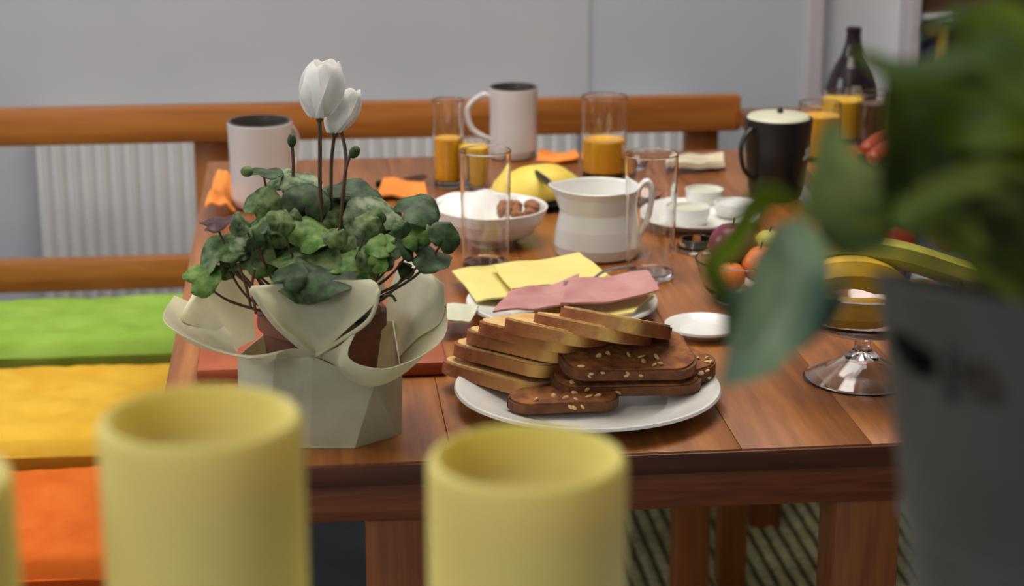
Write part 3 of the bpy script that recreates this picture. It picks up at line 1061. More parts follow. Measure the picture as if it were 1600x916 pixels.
flower(wp(499, 182, 0.0), 0.050, (0.006, 0, 0), 0.0345, -PI/2)
flower(wp(523, 206, 0.02), 0.038, (0.014, 0, 0), 0.0275, -1.2)
for pts, r_ in (([(499, 184, 0), (500, 230, 0), (500, 290, 0), (505, 400, 0)], 0.0019), ([(523, 208, 0.02), (518, 250, 0.02), (517, 300, 0.015), (515, 400, 0)], 0.0017),
                ([(531, 197, 0.02), (540, 240, 0.01), (538, 290, 0.0), (527, 400, -0.01)], 0.0017), ([(548, 240, -0.005), (541, 262, -0.008), (536, 300, -0.01), (528, 400, -0.01)], 0.0016),
                ([(456, 222, 0.03), (458, 250, 0.03), (460, 300, 0.03), (480, 400, 0.01)], 0.0016)):
    obj('flower_stalk', *tube(smoothpath([wp(*p) for p in pts], 6), r_, 7), M['stem'], cy)
obj('bud', *ball(wp(456, 220, 0.03), 0.0042, 0.0042, 0.0065, n=12, m=8), M['leaf_dark'], cy)
obj('bud', *ball(wp(554, 238, -0.005), 0.0048, 0.0048, 0.0062, (0, 0.6, 0), n=12, m=8), M['leaf_dark'], cy)
obj('bud', *ball(wp(386, 268, 0.01), 0.006, 0.006, 0.005, n=12, m=8), M['leaf_mid'], cy)
for pts in (((372, 410), (385, 450), (392, 480)), ((398, 420), (394, 450), (400, 490)), ((600, 462), (612, 462), (618, 470))):
    obj('leaf_stalk', *tube(smoothpath([wp(p[0], p[1], -0.06+i*0.006) for i, p in enumerate(pts)], 6), 0.0014, 6), M['stem'], cy)
for i in range(16):
    a = L(random.uniform(-0.03, 0.03), random.uniform(-0.03, 0.01), 0.104)
    e = a+Vector((random.uniform(-0.015, 0.015), random.uniform(-0.02, 0.0), random.uniform(0.035, 0.07)))
    obj('leaf_stalk', *tube(smoothpath([a, a.lerp(e, 0.5)+Vector((0.002, 0, 0)), e], 4), 0.0013, 6), M['stem'], cy)

# ------------------------------------------------------------------ red-brown board behind the pot
p1 = GZ(306, 578, 0.766)
p2 = GZ(702, 576, 0.766)
p3 = GZ(325, 478, 0.766)
bd = obj('serving_board', *box(p1.x, p2.x, p1.y, p3.y, TZ+0.001, TZ+0.016, 0.004), M['board'], origin=(p1.x, p1.y, TZ))
tag(bd, 'flat red-brown serving board lying behind the potted cyclamen', 'board')


# ------------------------------------------------------------------ bread plate
def plate(c, r, h, m, name, label, cat, sx=1, sy=1, group=None, rimw=0.25):
    t = empty(name, c, label, cat, group)
    pr = [(0, 0.0), (r*0.60, 0.0), (r*0.64, 0.002), (r*0.80, h*0.55), (r*0.985, h*0.97), (r, h), (r*0.99, h+0.0025), (r*0.965, h+0.0025), (r*(1-rimw), h*0.5+0.003), (r*0.60, 0.0055), (0, 0.005)]
    obj('dish', *lathe(pr, c, 72, sx, sy), m, t, angle=60)
    return t


BPc = GZ(918, 604, TZ+0.018)
BPc.z = TZ
plate(BPc, 208*mpp(BPc), 0.018, M['china'], 'bread_plate', 'large round white china plate piled with sliced bread', 'plate')


def slice_outline(w, d):
    pts = []
    rc = 0.022
    for cx_, cy_, a0_ in ((w-rc, rc, -PI/2), (w-rc, d-rc, 0), (rc, d-rc, PI/2), (rc, rc, PI)):
        for q in range(7):
            a = a0_+q/6*PI/2
            pts.append(Vector((cx_+rc*math.cos(a), cy_+rc*math.sin(a), 0)))
    return pts


def ring_solid(outer, inner, z0, z1, mtx):
    n = len(outer)
    V = [mtx @ (p+Vector((0, 0, z))) for p, z in [(p, z0) for p in outer]+[(p, z1) for p in outer]+[(p, z1) for p in inner]+[(p, z0) for p in inner]]
    F = []
    for i in range(n):
        j = (i+1) % n
        for a, b_ in ((0, 1), (1, 2), (2, 3), (3, 0)):
            F.append([a*n+i, a*n+j, b_*n+j, b_*n+i])
    return V, F


def fill_solid(outl, z0, z1, mtx, rings=4, puff=0.0008):
    c = sum(outl, Vector())/len(outl)
    n = len(outl)
    V, F = [], []
    for s, z in ((1, z1), (-1, z0)):
        for k in range(rings, 0, -1):
            for p in outl:
                q = c.lerp(p, k/rings)
                dz = puff*noise.noise(q*70+Vector((z, 0, 0)))*(1 if k < rings else 0.3)
                V.append(mtx @ Vector((q.x, q.y, z+s*0+dz)))
        V.append(mtx @ Vector((c.x, c.y, z)))
    m = rings*n+1
    for s in (0, 1):
        o_ = s*m
        for k in range(rings-1):
            for i in range(n):
                j = (i+1) % n
                f_ = [o_+k*n+i, o_+k*n+j, o_+(k+1)*n+j, o_+(k+1)*n+i]
                F.append(f_ if s == 0 else f_[::-1])
        for i in range(n):
            j = (i+1) % n
            f_ = [o_+(rings-1)*n+i, o_+(rings-1)*n+j, o_+m-1]
            F.append(f_ if s == 0 else f_[::-1])
    for i in range(n):
        j = (i+1) % n
        F.append([j, i, m+i, m+j])
    return V, F


def bread(K, w, d, th, yaw, tx, ty, label, seeded=False, nseed=0, dark=False, rc=None):
    """K: top of the corner nearest the viewer. w runs to the back left, d to the back right."""
    mtx = Matrix.Translation(K) @ Matrix.Rotation(yaw, 4, 'Z') @ Matrix.Rotation(ty, 4, 'Y') @ Matrix.Rotation(tx, 4, 'X') @ Matrix.Translation((0, 0, -th))
    # local: x along right edge, y along left edge
    t = empty('bread_slice', K-Vector((0, 0, th)), label, 'bread', 'slices of bread piled on the large white plate')
    out = slice_outline(d, w)
    jit = random.random()*9
    out = [p+Vector((noise.noise(p*30+Vector((jit, 0, 0)))*0.004, noise.noise(p*30+Vector((0, jit, 0)))*0.004, 0)) for p in out]
    c = sum(out, Vector())/len(out)
    inn = [c.lerp(p, 0.955) for p in out]
    obj('crumb', *fill_solid(inn, 0.0, th, mtx), M['crumb_dark'] if dark else M['crumb'], t, angle=50)
    cr = obj('crust', *ring_solid(out, [c.lerp(p, 0.957) for p in out], 0.0008, th-0.0018, mtx), M['crust_dark'] if seeded else M['crust'], t, angle=50)
    if not seeded:
        at = cr.data.attributes.new('tone', 'FLOAT', 'POINT')
        for vi in range(4*len(out)):
            p_ = out[vi % len(out)]
            at.data[vi].value = math.exp(-((p_.x-0.006)**2+(p_.y-0.010)**2)/0.00016)
    for q in range(nseed):
        if q % 3 == 0 and seeded:
            lp_ = Vector((random.uniform(0.015, d*0.75), -0.0005, random.uniform(0.003, th-0.003)))
        else:
            lp_ = Vector((random.uniform(0.01, d*0.85), random.uniform(0.004, w*0.4), th+0.0008))
        obj('oat_flake', *ball(mtx @ lp_, random.uniform(0.0028, 0.0044), 0.0028, 0.0014, (random.random(), random.random(), random.random()*3), n=8, m=5), M['seed'], t)
    return t


SL = [((831, 603), 0.778), ((848, 573), 0.796), ((868, 549), 0.811), ((884, 533), 0.824), ((908, 522), 0.835), ((966, 514), 0.843), ((1000, 500), 0.852)]
names = ['frontmost and lowest of the fanned pile', 'second from the front of the fanned pile', 'third from the front of the fanned pile', 'fourth from the front of the fanned pile',
         'fifth from the front, behind the middle of the pile', 'second from the back, shifted to the right', 'rearmost and topmost of the fanned pile, at the right']
for i, (p, z) in enumerate(SL):
    K_ = GZ(p[0], p[1], z)
    w_ = [0.118, 0.118, 0.114, 0.108, 0.092, 0.098, 0.090][i]
    d_ = [0.125, 0.125, 0.125, 0.115, 0.11, 0.10, 0.105][i]
    bread(K_, w_, d_, 0.0145, R(47+i*1.5), R(2), R([8, 8, 9, 10, 13, 17, 19][i]), 'brown-crusted slice of pale bread, '+names[i], seeded=False, nseed=0)
# seeded brown slices at the right and the small one lying in front
bread(GZ(882, 578, 0.800), 0.075, 0.135, 0.013, R(5), R(14), R(3), 'dark seeded slice lying on the right of the pile, strewn with oats', True, 16, True)
bread(GZ(868, 604, 0.781), 0.07, 0.145, 0.012, R(2), R(8), R(2), 'dark seeded slice under the oat-strewn one, its cut edge showing', True, 9, True)
bread(GZ(1052, 590, 0.784), 0.066, 0.07, 0.016, R(34), R(3), R(-2), 'small dark heel of seeded bread at the right rim of the plate', True, 10, True)
bread(GZ(800, 633, 0.772), 0.04, 0.105, 0.011, R(2), R(4), R(0), 'narrow seeded piece of bread lying flat at the front of the plate', True, 9, True)

# small white dish behind right of bread
c = GZ(1100, 512, TZ+0.008)
c.z = TZ
plate(c, 62*mpp(c), 0.010, M['china'], 'saucer', 'small white saucer just behind the right side of the bread plate', 'plate')
sp = GZ(1030, 548, 0.79)
# cream napkin left behind bread
a, b_, c_, d_ = GZ(690, 528, TZ+.003), GZ(735, 528, TZ+.003), GZ(748, 500, TZ+.003), GZ(700, 498, TZ+.003)
for q in (a, b_, c_, d_):
    q.z = 0


def quad_sheet(P, z, amp, fx, fy, nu=24, nv=14, th=0.002, seed=0.0, edge=0.0):
    P = [Vector((p.x, p.y, 0)) for p in P]

    def fn(u, v):
        p = P[0].lerp(P[1], u).lerp(P[3].lerp(P[2], u), v)
        h = amp*(math.sin(u*fx+seed)+math.sin(v*fy+seed*2+u*2))*0.5+amp*0.6*noise.noise(Vector((u*3, v*3, seed)))
        return Vector((p.x, p.y, z+abs(amp)+h+edge*max(0, abs(2*u-1)-0.8)))
    return sheet(fn, nu, nv, th)


o = obj('napkin', *quad_sheet((a, b_, c_, d_), TZ+0.0185, 0.002, 5, 4), M['cream_lid'], origin=GZ(715, 512, TZ))
tag(o, 'small folded cream napkin between the wrapped pot and the bread plate', 'napkin')

# ------------------------------------------------------------------ cheese and ham plate
c = GZ(878, 470, TZ+0.012)
c.z = TZ
plate(c, 150*mpp(c), 0.012, M['china'], 'cold_cut_plate', 'round white plate of sliced cheese and ham behind the bread', 'plate')
GC = 'slices of cheese on the white plate'


def slicesheet(name, pts, z, m, amp, label, cat, group, seed, fx=5, fy=3):
    P = [GZ(p[0], p[1], z) for p in pts]
    o = obj(name, *quad_sheet(P, z, amp, fx, fy, 28, 16, 0.0022, seed), m, origin=(P[0].x, P[0].y, z))
    return tag(o, label, cat, group)


slicesheet('cheese_slice', [(745, 478), (850, 462), (800, 412), (706, 428)], TZ+0.012, M['cheese'], 0.003, 'pale yellow cheese slice at the left rim, left of the ham', 'cheese', GC, 0.3)
slicesheet('cheese_slice', [(800, 462), (955, 436), (905, 402), (770, 420)], TZ+0.0205, M['cheese'], 0.004, 'pale yellow cheese slice at the back, with its corner raised', 'cheese', GC, 1.2)
slicesheet('cheese_slice', [(820, 505), (990, 496), (1025, 462), (860, 470)], TZ+0.014, M['cheese'], 0.003, 'pale yellow cheese slice at the front, below the ham', 'cheese', GC, 2.3)
slicesheet('ham_slice', [(770, 503), (900, 478), (905, 440), (800, 462)], TZ+0.026, M['ham'], 0.006, 'folded pink ham slice in the middle of the plate, left one', 'ham', 'ham slices on the white plate', 0.8, 6)
slicesheet('ham_slice', [(875, 482), (1030, 462), (1010, 434), (890, 446)], TZ+0.031, M['ham'], 0.005, 'folded pink ham slice reaching the right rim of the plate', 'ham', 'ham slices on the white plate', 1.9, 6)
fk = empty('serving_fork', GZ(930, 430, TZ+0.035), 'thin steel fork resting across the back of the cheese plate', 'fork')
obj('handle', *tube(smoothpath([GZ(900, 440, TZ+0.036), GZ(925, 436, TZ+0.034), GZ(945, 424, TZ+0.030), GZ(985, 416, TZ+0.026)], 6), 0.0018, 8), M['steel'], fk)
for q in (-1, 0, 1):
    obj('tine', *tube([GZ(900, 440+q*1.5, TZ+0.036), GZ(880, 443+q*3, TZ+0.037)], 0.0007, 6), M['steel'], fk)
# white saucer behind the cheese plate
c = GZ(948, 420, TZ+0.01)
c.z = TZ
c2 = GZ(965, 412, TZ)

# ------------------------------------------------------------------ glasses
def tumbler(c, r, h, label, fill=None, lvl=0.5, group='drinking glasses on the table', taper=0.9, cat='glass'):
    c = Vector(c)
    t = empty('drinking_glass', c, label, cat, group)
    wl = 0.0013
    r0 = r*taper
    pr = [(0, 0), (r0-0.002, 0), (r0, 0.002), (r, h-0.001), (r-wl*0.5, h), (r-wl, h-0.001), (r0-wl, 0.009), (r0-wl-0.003, 0.007), (0, 0.0065)]
    obj('glass_wall', *lathe(pr, c, 40), M['glass'], t, angle=50)
    if fill:
        z1 = 0.0078
        z2 = h*lvl

        def ri(z):
            return r0-wl+(r-r0)*(z-0.009)/(h-0.01)-0.0002
        obj('juice', *lathe([(0, z1), (ri(0.01)-0.003, z1), (ri(0.01), 0.0105), (ri(z2), z2-0.0005), (ri(z2)-0.001, z2), (0, z2)], c, 40), fill, t, angle=50)
    return t


def onz(px, py):
    return GZ(px, py, TZ)


tumbler(onz(759, 418), 40*mpp(onz(759, 418)), 0.146, 'tall empty clear glass in front of the white bowl, nearest on the left')
tumbler(onz(1015, 434), 41*mpp(onz(1015, 434)), 0.152, 'tall empty clear glass right of the white cream jug')
tumbler(onz(701, 290), 25*mpp(onz(701, 290)), 0.125, 'glass half full of orange juice at the left, behind the white bowl', M['juice'], 0.56)
tumbler(onz(741, 297), 25*mpp(onz(741, 297)), 0.072, 'short glass of paler yellow juice touching the left juice glass', M['juice_yellow'], 0.88)
tumbler(onz(943, 276), 36*mpp(onz(943, 276)), 0.119, 'glass of orange juice in the middle, behind the cream jug', M['juice'], 0.47, taper=0.94)
SG = 'juice glasses on the serving table'
tumbler(onz(1278, 250), 33*mpp(onz(1278, 250)), 0.088, 'orange juice glass right beside the black mug', M['juice'], 0.78, SG)
tumbler(onz(1313, 222), 34*mpp(onz(1313, 222)), 0.080, 'golden juice glass in front of the dark bottle', M['juice_yellow'], 0.86, SG)
tumbler(onz(1362, 228), 26*mpp(onz(1362, 228)), 0.085, 'glass of brown drink beside the foliage', M['cola'], 0.80, SG)


# ------------------------------------------------------------------ mugs
def mug(c, r, h, m, label, handle_ang=None, flare=1.0, inside=None, group='tall mugs on the table', cat='mug', hs=1.0, ho=1.25):
    c = Vector(c)
    t = empty('tall_mug', c, label, cat, group)
    wl = 0.0035
    pr = [(0, 0), (r*0.72, 0), (r*0.80*flare, 0.003), (r*0.86*flare, h*0.12), (r*0.96, h*0.6), (r, h-0.001), (r-wl*0.5, h), (r-wl, h-0.002), (r*0.9-wl, h*0.5), (r*0.8-wl, 0.009), (0, 0.008)]
    obj('mug_body', *lathe(pr, c, 48), m, t, angle=60)
    if inside:
        obj('dark_lining', *lathe([(0, h*0.55), (r*0.90-wl, h*0.55), (r-wl-0.0004, h-0.006), (r-wl+0.0002, h+0.0006), (r-0.0008, h+0.0008), (r-0.0008, h+0.0014), (r-wl-0.0012, h+0.0012), (r-wl-0.0022, h-0.006), (r*0.88-wl, h*0.57), (0, h*0.57)], c, 48), inside, t)
    if handle_ang is not None:
        u = Vector((math.cos(handle_ang), math.sin(handle_ang), 0))
        P = [c+u*(r*0.93)+Vector((0, 0, h*0.86)), c+u*(r*ho)+Vector((0, 0, h*0.90)), c+u*(r*ho+0.022*hs)+Vector((0, 0, h*0.72)), c+u*(r*(ho-0.05)+0.018*hs)+Vector((0, 0, h*0.42)), c+u*(r*0.86)+Vector((0, 0, h*0.24))]
        obj('handle', *tube(smoothpath(P, 7), 0.0042*hs, 10, 1.3), m, t)
    return t


mc = onz(410, 322)
mug(mc, 50*mpp(mc), 0.118, M['china_grey'], 'tall white mug with dark inside behind the cyclamen leaves', 0.9, 1.1, M['mug_in'])
mc = onz(802, 246)
mug(mc, 38*mpp(mc), 0.108, M['china_grey'], 'tall cream-white mug with its handle to the left, near the bench back', PI-0.05, 1.12, M['mug_in'])
mc = onz(1212, 306)
mg = mug(mc, 53*mpp(mc), 0.112, M['black'], 'tall black mug with pale contents at the right corner of the table', PI+0.5, 0.95, None, hs=0.7, ho=1.08)
obj('foam', *lathe([(0, 0.100), (53*mpp(mc)*0.90, 0.100), (53*mpp(mc)*0.92, 0.112), (53*mpp(mc)*0.86, 0.115), (0.012, 0.118), (0, 0.118)], mc, 40), M['cream_lid'], mg)
obj('lid_knob', *ball(mc+Vector((0.002, 0, 0.121)), 0.0045, 0.0045, 0.005, n=12, m=8), M['dark'], mg)
# small pale mark on the mug's right flank and its paper tag
rr = 53*mpp(mc)
for z0_, z1_, a0_, a1_ in ((0.064, 0.073, -0.85, -0.45), (0.058, 0.063, -0.95, -0.62)):
    def fn(u, v, a0_=a0_, a1_=a1_, z0_=z0_, z1_=z1_):
        a = a0_+(a1_-a0_)*u
        z = z0_+(z1_-z0_)*v+0.003*u
        r_ = rr*0.975+0.0008
        return mc+Vector((r_*math.cos(a), r_*math.sin(a), z))
    obj('printed_mark', *sheet(fn, 8, 3, 0.0004), M['label_grey'], mg)

# ------------------------------------------------------------------ cream jug
jc = onz(932, 398)
jr = 62*mpp(jc)
t = empty('cream_jug', jc, 'squat white china jug with side handle in the middle of the table', 'jug')
jh = 0.088
pr = [(0, 0), (jr*0.90, 0), (jr*1.03, 0.004), (jr*1.08, 0.016), (jr*1.02, 0.038), (jr*0.93, 0.058), (jr*0.97, 0.078), (jr*1.04, jh-0.001), (jr*1.02, jh), (jr*0.99, jh-0.002), (jr*0.90, 0.06), (jr*0.98, 0.035), (jr*0.9, 0.01), (0, 0.008)]
V, F = lathe(pr, jc, 56)
V2 = []
for v in V:
    d = v-jc
    a = math.atan2(d.y, d.x)
    k = max(0, (d.z-0.062)/0.026)
    g = math.exp(-(((a-PI*0.97+PI) % (2*PI)-PI)/0.35)**2)
    V2.append(v+Vector((d.x, d.y, 0)).normalized()*(g*k*0.010 if d.length > 1e-5 and k else 0)+Vector((0, 0, g*k*0.003)))
obj('jug_body', V2, F, M['china'], t, angle=60)
u = Vector((math.cos(-0.05), math.sin(-0.05), 0))
obj('handle', *tube(smoothpath([jc+u*jr*1.0+Vector((0, 0, 0.084)), jc+u*(jr*1.12+0.006)+Vector((0, 0, 0.093)), jc+u*(jr*1.1+0.014)+Vector((0, 0, 0.078)), jc+u*(jr*1.1+0.008)+Vector((0, 0, 0.045)), jc+u*jr*1.0+Vector((0, 0, 0.020))], 7), 0.0042, 10, 1.3), M['china'], t)
obj('milk', *lathe([(0, 0.052), (jr*0.88, 0.052), (jr*0.90, 0.062), (0, 0.062)], jc, 40), M['china'], t)

# knife with dark handle lying over the melon plate
kn = empty('fruit_knife', GY(845, 276, 2.60), 'knife with dark handle leaning from the melon towards the jug', 'knife')
ka, kb = GY(826, 263, 2.66), GY(866, 292, 2.55)
obj('handle', *tube([ka, ka.lerp(kb, 0.3), ka.lerp(kb, 0.7), kb], [0.0045, 0.0055, 0.0055, 0.004], 10, 0.7), M['dark'], kn)
kd = (kb-ka).normalized()
obj('blade', *tube([kb, kb+kd*0.03, kb+kd*0.05], [0.005, 0.005, 0.001], 8, 0.15), M['steel'], kn)


# ------------------------------------------------------------------ bowls
def bowl(c, r, h, m, name, label, group=None, foot=0.45, cat='bowl'):
    t = empty(name, c, label, cat, group)
    pr = [(0, 0), (r*foot, 0), (r*foot*1.05, 0.003), (r*0.74, h*0.30), (r*0.93, h*0.68), (r, h-0.001), (r-0.0012, h), (r-0.003, h-0.001), (r*0.90-0.002, h*0.68), (r*0.70, h*0.34), (r*foot*0.8, 0.008), (0, 0.007)]
    obj('bowl_body', *lathe(pr, c, 56), m, t, angle=60)
    return t


bc1 = onz(768, 378)
br = 88*mpp(bc1)
bowl(bc1, br, 0.048, M['china'], 'nut_bowl', 'white china bowl of nuts with a white cloth, behind the tall empty glass')
for i in range(12):
    a = random.uniform(-1.1, 0.9)
    q = random.uniform(0.1, 0.72)*br
    p = bc1+Vector((q*math.cos(a)+0.006, q*math.sin(a), 0.040+random.uniform(0, 0.006)))
    o = obj('nut', *ball(p, random.uniform(0.008, 0.011), 0.008, 0.007, (random.random()*3, 0, random.random()*3), n=12, m=8, lump=0.25), M['walnut'], origin=p)
    tag(o, 'brown shelled nut in the white bowl', 'nut', 'nuts in the white china bowl')
# white cloth folded over the left of the bowl
def fn(u, v):
    p = GY(680+u*104, 318-20*math.sin(u*2.6), 2.53).lerp(GY(686+u*96, 352+10*u, 2.42), v)
    return p+Vector((0, 0, 0.012*math.sin(v*PI)+0.003*math.sin(u*9+v*4)))


o = obj('cloth', *sheet(fn, 22, 14, 0.004), M['paper'], origin=bc1+Vector((-0.03, 0, 0.05)))
tag(o, 'folded white cloth hanging over the left half of the nut bowl', 'cloth')

# melon on dark plate
mp_ = onz(838, 318)
t = plate(mp_, 74*mpp(mp_), 0.010, M['dark'], 'dark_plate', 'dark round plate under the yellow melon', 'plate')
mc = mp_+Vector((0, 0, 0.006))
V, F = ball((0, 0, 0), 72*mpp(mp_), 0.045, 0.042, n=32, m=20, lump=0.05)
V = [Vector((v.x, v.y, max(v.z, -0.006) if v.z > 0 else v.z*0.14)) for v in V]
t = empty('melon_half', mc, 'halved yellow melon lying on the dark plate behind the jug', 'fruit')
obj('melon_rind', *xf((V, F), Matrix.Translation(mc+Vector((0, 0, 0.006))) @ Matrix.Rotation(-0.15, 4, 'Y')), M['melon'], t)
0 and obj('melon_stalk', *tube([mc+Vector((-0.055, 0, 0.02)), mc+Vector((-0.066, 0, 0.026))], 0.003, 8), M['fg_stem'], t)

# ------------------------------------------------------------------ napkins on the far side
for pts, lab, sd in (([(322, 346), (368, 340), (362, 290), (336, 292)], 'orange paper napkin standing at the left edge of the table', 0.4),
                     ([(585, 318), (668, 308), (662, 288), (600, 292)], 'orange napkin left of the juice glasses, half under the leaves', 1.4),
                     ([(838, 258), (905, 256), (900, 240), (845, 242)], 'orange napkin between the white mug and the middle juice glass', 2.4)):
    P = [GZ(p[0], p[1], TZ) for p in pts]
    o = obj('paper_napkin', *quad_sheet(P, TZ+0.001, 0.006 if sd > 1 else 0.012, 4, 5, 20, 14, 0.003, sd), M['napkin_orange'], origin=P[0])
    tag(o, lab, 'napkin', 'orange napkins on the table')
P = [GY(326, 338, 2.66), GY(368, 338, 2.66)]
V = []
kn2 = empty('table_knife', onz(612, 284), 'dark-handled knife lying at the far left behind the leaves', 'knife')
obj('handle', *tube([GZ(588, 288, TZ+.007), GZ(622, 283, TZ+.007)], 0.005, 8, 0.6), M['dark'], kn2)
obj('blade', *tube([GZ(622, 283, TZ+.007), GZ(660, 277, TZ+.006), GZ(668, 276, TZ+.005)], [0.004, 0.005, 0.001], 8, 0.15), M['steel'], kn2)

# ------------------------------------------------------------------ tray with small pots, right of the glass
tc_ = onz(1090, 352)
plate(tc_, 96*mpp(tc_), 0.016, M['china'], 'condiment_tray', 'white plate holding small jam pots, left of the black mug', 'plate')


def ramekin(px, py, z, rpx, h, label, fill=None):
    c = GZ(px, py, z)
    r = rpx*mpp(c)
    t = empty('jam_pot', c, label, 'pot', 'small white pots on the condiment plate')
    obj('pot_body', *lathe([(0, 0), (r*0.85, 0), (r, h*0.5), (r*1.02, h), (r*0.95, h), (r*0.9, h*0.7), (0, h*0.68)], c, 32), M['china'], t)
    if fill:
        obj('filling', *lathe([(0, h*0.69), (r*0.88, h*0.69), (r*0.9, h*0.86), (0, h*0.9)], c, 32), fill, t)


ramekin(1100, 322, TZ+0.007, 29, 0.024, 'small white pot at the back of the condiment plate', M['cream_lid'])
ramekin(1078, 348, TZ+0.007, 30, 0.022, 'small white pot at the front left of the condiment plate', M['cream_lid'])
ramekin(1148, 336, TZ+0.007, 32, 0.018, 'low white pot at the right of the condiment plate', M['china'])
o = obj('packet', *quad_sheet([onz(1052, 275), onz(1132, 268), onz(1130, 254), onz(1058, 258)], TZ+0.006, 0.005, 6, 4, 20, 10, 0.008, 0.5), M['foil'], origin=onz(1090, 270))
tag(o, 'crumpled cream-coloured packet at the far right of the table', 'packet')
c = onz(1003, 318)
o = empty('glass_dish', c, 'shallow clear glass dish between the jug and the condiment plate', 'dish')
obj('dish_body', *lathe([(0, 0), (0.022, 0), (0.034, 0.014), (0.033, 0.0155), (0.021, 0.003), (0, 0.003)], c, 40), M['glass'], o)
c = onz(985, 262)
o = empty('glass_dish', c, 'small clear glass dish beside the middle juice glass', 'dish')
obj('dish_body', *lathe([(0, 0), (0.018, 0), (0.026, 0.012), (0.025, 0.0132), (0.017, 0.003), (0, 0.003)], c, 40), M['glass'], o)
c = onz(1088, 392)
o = empty('glass_candle_holder', c, 'low clear glass tealight holder in front of the condiment plate', 'holder')
obj('holder_body', *lathe([(0, 0), (0.022, 0), (0.026, 0.006), (0.020, 0.016), (0.019, 0.016), (0.018, 0.006), (0, 0.005)], c, 40), M['glass'], o)

# ------------------------------------------------------------------ glass bowl with plum and peaches
gc = onz(1156, 470)
t = empty('glass_bowl', gc, 'small clear glass bowl of red and orange fruit behind the curled leaf', 'bowl')
gr = 72*mpp(gc)
obj('bowl_body', *lathe([(0, 0), (gr*0.5, 0), (gr*0.55, 0.004), (gr*0.8, 0.018), (gr, 0.050), (gr-0.0012, 0.051), (gr-0.0024, 0.050), (gr*0.77, 0.020), (gr*0.4, 0.007), (0, 0.006)], gc, 44), M['glass'], t)
FR = 'fruit in the small glass bowl'
for dx, dy, dz, r_, m_, lab, nm in ((-0.008, 0.012, 0.064, 0.027, 'plum', 'dark red-purple plum on top of the small glass bowl', 'plum'),
                                    (0.020, -0.010, 0.046, 0.022, 'peach', 'orange-red peach at the right of the small glass bowl', 'peach'),
                                    (-0.016, -0.016, 0.034, 0.018, 'peach', 'small orange peach low at the front of the small glass bowl', 'peach'),
                                    (0.036, 0.016, 0.062, 0.018, 'banana_green', 'greenish yellow pear half hidden behind the hanging leaf', 'pear')):
    p = gc+Vector((dx, dy, dz))
    th_ = empty(nm, p-Vector((0, 0, r_)), lab, 'fruit', FR)
    obj('fruit_flesh', *ball(p, r_, r_, r_*0.95, n=24, m=16, dent=0.15), M[m_], th_)
    obj('fruit_stalk', *tube([p+Vector((0, 0, r_*0.75)), p+Vector((0.002, 0, r_*1.15))], 0.001, 6), M['dark'], th_)

# ------------------------------------------------------------------ pedestal fruit bowl
pc = onz(1345, 592)
fr = 90*mpp(pc)
t = empty('pedestal_bowl', pc, 'clear glass footed fruit bowl at the right end of the table', 'bowl')
pr = [(0, 0.027), (0.004, 0.0255), (fr*0.28, 0.0205), (fr*0.60, 0.0088), (fr*0.94, 0.0006), (fr*0.98, 0.0004), (fr, 0.0018), (fr*0.97, 0.0035), (fr*0.62, 0.012), (fr*0.30, 0.024), (0.0085, 0.033), (0.0075, 0.042), (0.014, 0.050), (0.05, 0.056), (0.080, 0.072), (0.094, 0.100), (0.0955, 0.106), (0.094, 0.107), (0.0925, 0.106), (0.078, 0.075), (0.048, 0.0595), (0.006, 0.056), (0, 0.056)]
obj('bowl_and_foot', *lathe(pr, pc, 64), M['glass'], t, angle=50)
FB = 'fruit in the footed glass bowl'


def banana(P, r, m, label):
    P = [Vector(p) for p in P]
    t = empty('banana', P[1], label, 'fruit', FB)
    path = smoothpath(P, 8)
    n = len(path)
    rad = [r*(0.35+0.65*min(1, min(i, n-1-i)/5)) for i in range(n)]
    obj('peel', *tube(path, rad, 7), m, t, angle=25)
    e = path[-1]
    d = (path[-1]-path[-3]).normalized()
    obj('tip', *tube([e, e+d*0.008], [r*0.35, r*0.25], 7), M['dark'], t)


def fb(px, py, dy):
    return GY(px, py, pc.y+dy)


banana([fb(1228, 405, -0.01), fb(1300, 388, -0.03), fb(1400, 398, -0.035), fb(1500, 428, -0.01), fb(1600, 452, 0.02)], 0.0145, M['banana_green'], 'greenish yellow banana lying on top along the bowl rim')
banana([fb(1250, 455, -0.02), fb(1290, 432, -0.045), fb(1350, 428, -0.055), fb(1420, 452, -0.04)], 0.017, M['banana'], 'ripe yellow banana just below the greenish one')
banana([fb(1270, 478, 0.0), fb(1330, 488, -0.03), fb(1420, 486, -0.02)], 0.015, M['banana'], 'deep yellow banana at the bottom of the footed bowl')
for px, py, dy, r_, m_, lab, nm in ((1358, 374, 0.02, 0.017, 'red', 'bright red strawberry at the left behind the top banana', 'strawberry'), (1402, 372, 0.03, 0.019, 'red', 'bright red strawberry right of the first one', 'strawberry'),
                                    (1486, 366, 0.03, 0.02, 'plum', 'dark red plum behind the upper leaves', 'plum'), (1440, 470, 0.03, 0.026, 'peach', 'orange fruit low inside the footed bowl behind the bucket rim', 'peach')):
    p = fb(px, py, dy)
    th_ = empty(nm, p-Vector((0, 0, r_)), lab, 'fruit', FB)
    obj('fruit_flesh', *ball(p, r_, r_, r_*0.9, n=24, m=16, dent=0.12), M[m_], th_)
    obj('calyx', *ball(p+Vector((0, 0, r_*0.78)), r_*0.35, r_*0.35, 0.0015, n=8, m=4), M['fg_stem'], th_)

